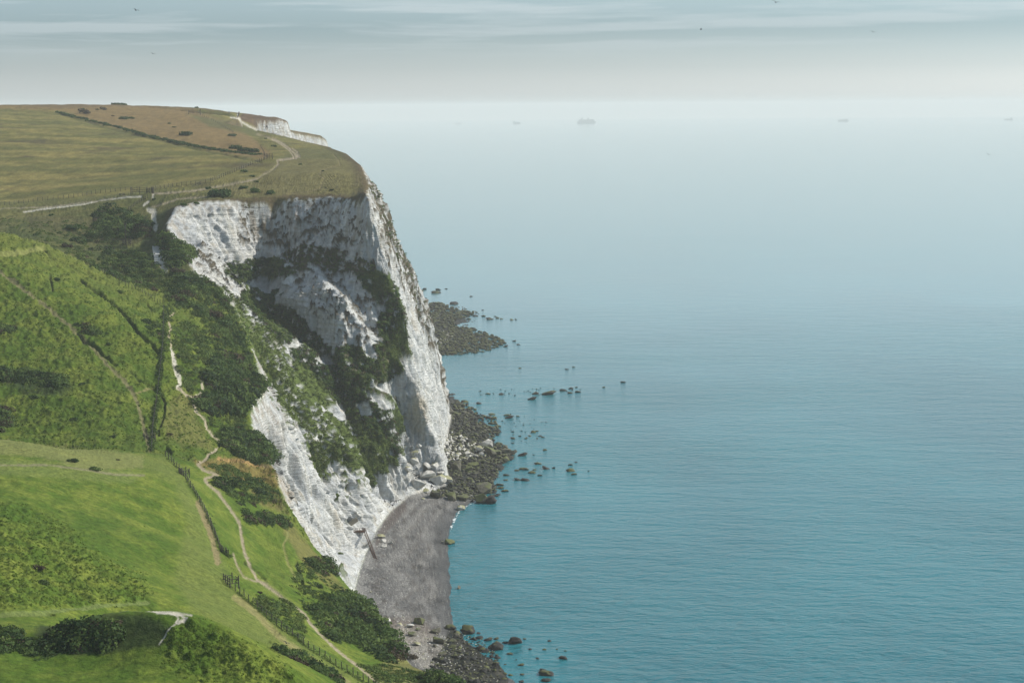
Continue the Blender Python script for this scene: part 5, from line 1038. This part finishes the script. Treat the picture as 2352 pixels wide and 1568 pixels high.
ship(1347, 286, 44, 7, 'large container ship, the biggest vessel on the horizon', [('deck_cargo',-.40,-.28,.55,1.2),('bridge',-.27,-.2,.55,1.75),('deck_cargo',-.19,.05,.55,1.15),('deck_cargo',.05,.12,.55,1.7),('deck_cargo',.13,.40,.55,1.2)])
ship(1187, 287, 18, 4, 'small coaster left of the container ship', [('bridge',-.45,-.25,.55,1.6),('deck_cargo',-.2,.4,.55,.9)])
ship(1052, 289, 11, 3, 'tiny tanker near the headland on the horizon', [('bridge',.25,.42,.5,1.6)])
ship(1937, 283, 26, 4, 'faint long freighter on the right half of the horizon', [('deck_cargo',-.4,.1,.55,1.0),('bridge',.15,.35,.55,1.4)])
ship(2316, 281, 20, 3.2, 'faint ship at the right edge of the horizon', [('bridge',.25,.42,.5,1.6),('deck_cargo',-.4,.1,.5,.8)])
M_gull = mat('gull_white')[0]; M_gull.node_tree.nodes['Principled BSDF'].inputs['Base Color'].default_value = (.75,.75,.75,1); M_gd = mat('gull_dark')[0]; M_gd.node_tree.nodes['Principled BSDF'].inputs['Base Color'].default_value = (.03,.03,.03,1)
def gull(u, v, D, m, label, bank=.3, turn=0):
    bm = bmesh.new(); bmesh.ops.create_icosphere(bm, subdivisions=2, radius=.5, matrix=Matrix.Diagonal((.5, .17, .16, 1))); me = bpy.data.meshes.new('body'); bm.to_mesh(me); bm.free()
    root = link('gull', me, m, None, label, 'bird'); root.location = P(u, v, D); root.rotation_euler = (bank, 0, turn)
    for s_ in (-1, 1):
        V = [(.12,0,.02),(-.10,0,.02),(.16,.32*s_,.16),(-.06,.34*s_,.15),(-.05,.72*s_,.05),(.12,0,.05),(-.10,0,.04),(.16,.32*s_,.185),(-.06,.34*s_,.17)]
        w = bpy.data.meshes.new('wing'); w.from_pydata(V, [], [(0,1,3,2),(2,3,4),(6,5,7,8),(8,7,4),(0,2,7,5),(2,4,7),(3,1,6,8),(4,3,8)]); w.materials.append(m); link('wing', w, None, parent=root)
gull(312, 24, 330, M_gd, 'dark gull high in the left of the sky', turn=1.2); gull(351, 124, 420, M_gd, 'small bird above the field on the left', turn=1.5); gull(1782, 6, 260, M_gd, 'gull at the top of the sky on the right', turn=1.4)
gull(1610, 68, 460, M_gd, 'tiny bird under the cloud streak'); gull(2005, 74, 380, M_gd, 'bird at the right under the long cloud', turn=1.5); gull(2270, 355, 420, M_gd, 'bird over the pale sea at the far right', turn=1.2)
gull(725, 676, 640, M_gull, 'white gull gliding in front of the dark cliff scrub', turn=1.4); gull(786, 696, 640, M_gull, 'second white gull lower right against the cliff', turn=1.2); gull(*Z6(318,1295), 300, M_gd, 'dark bird on the turf by the lower fence', turn=1.2)
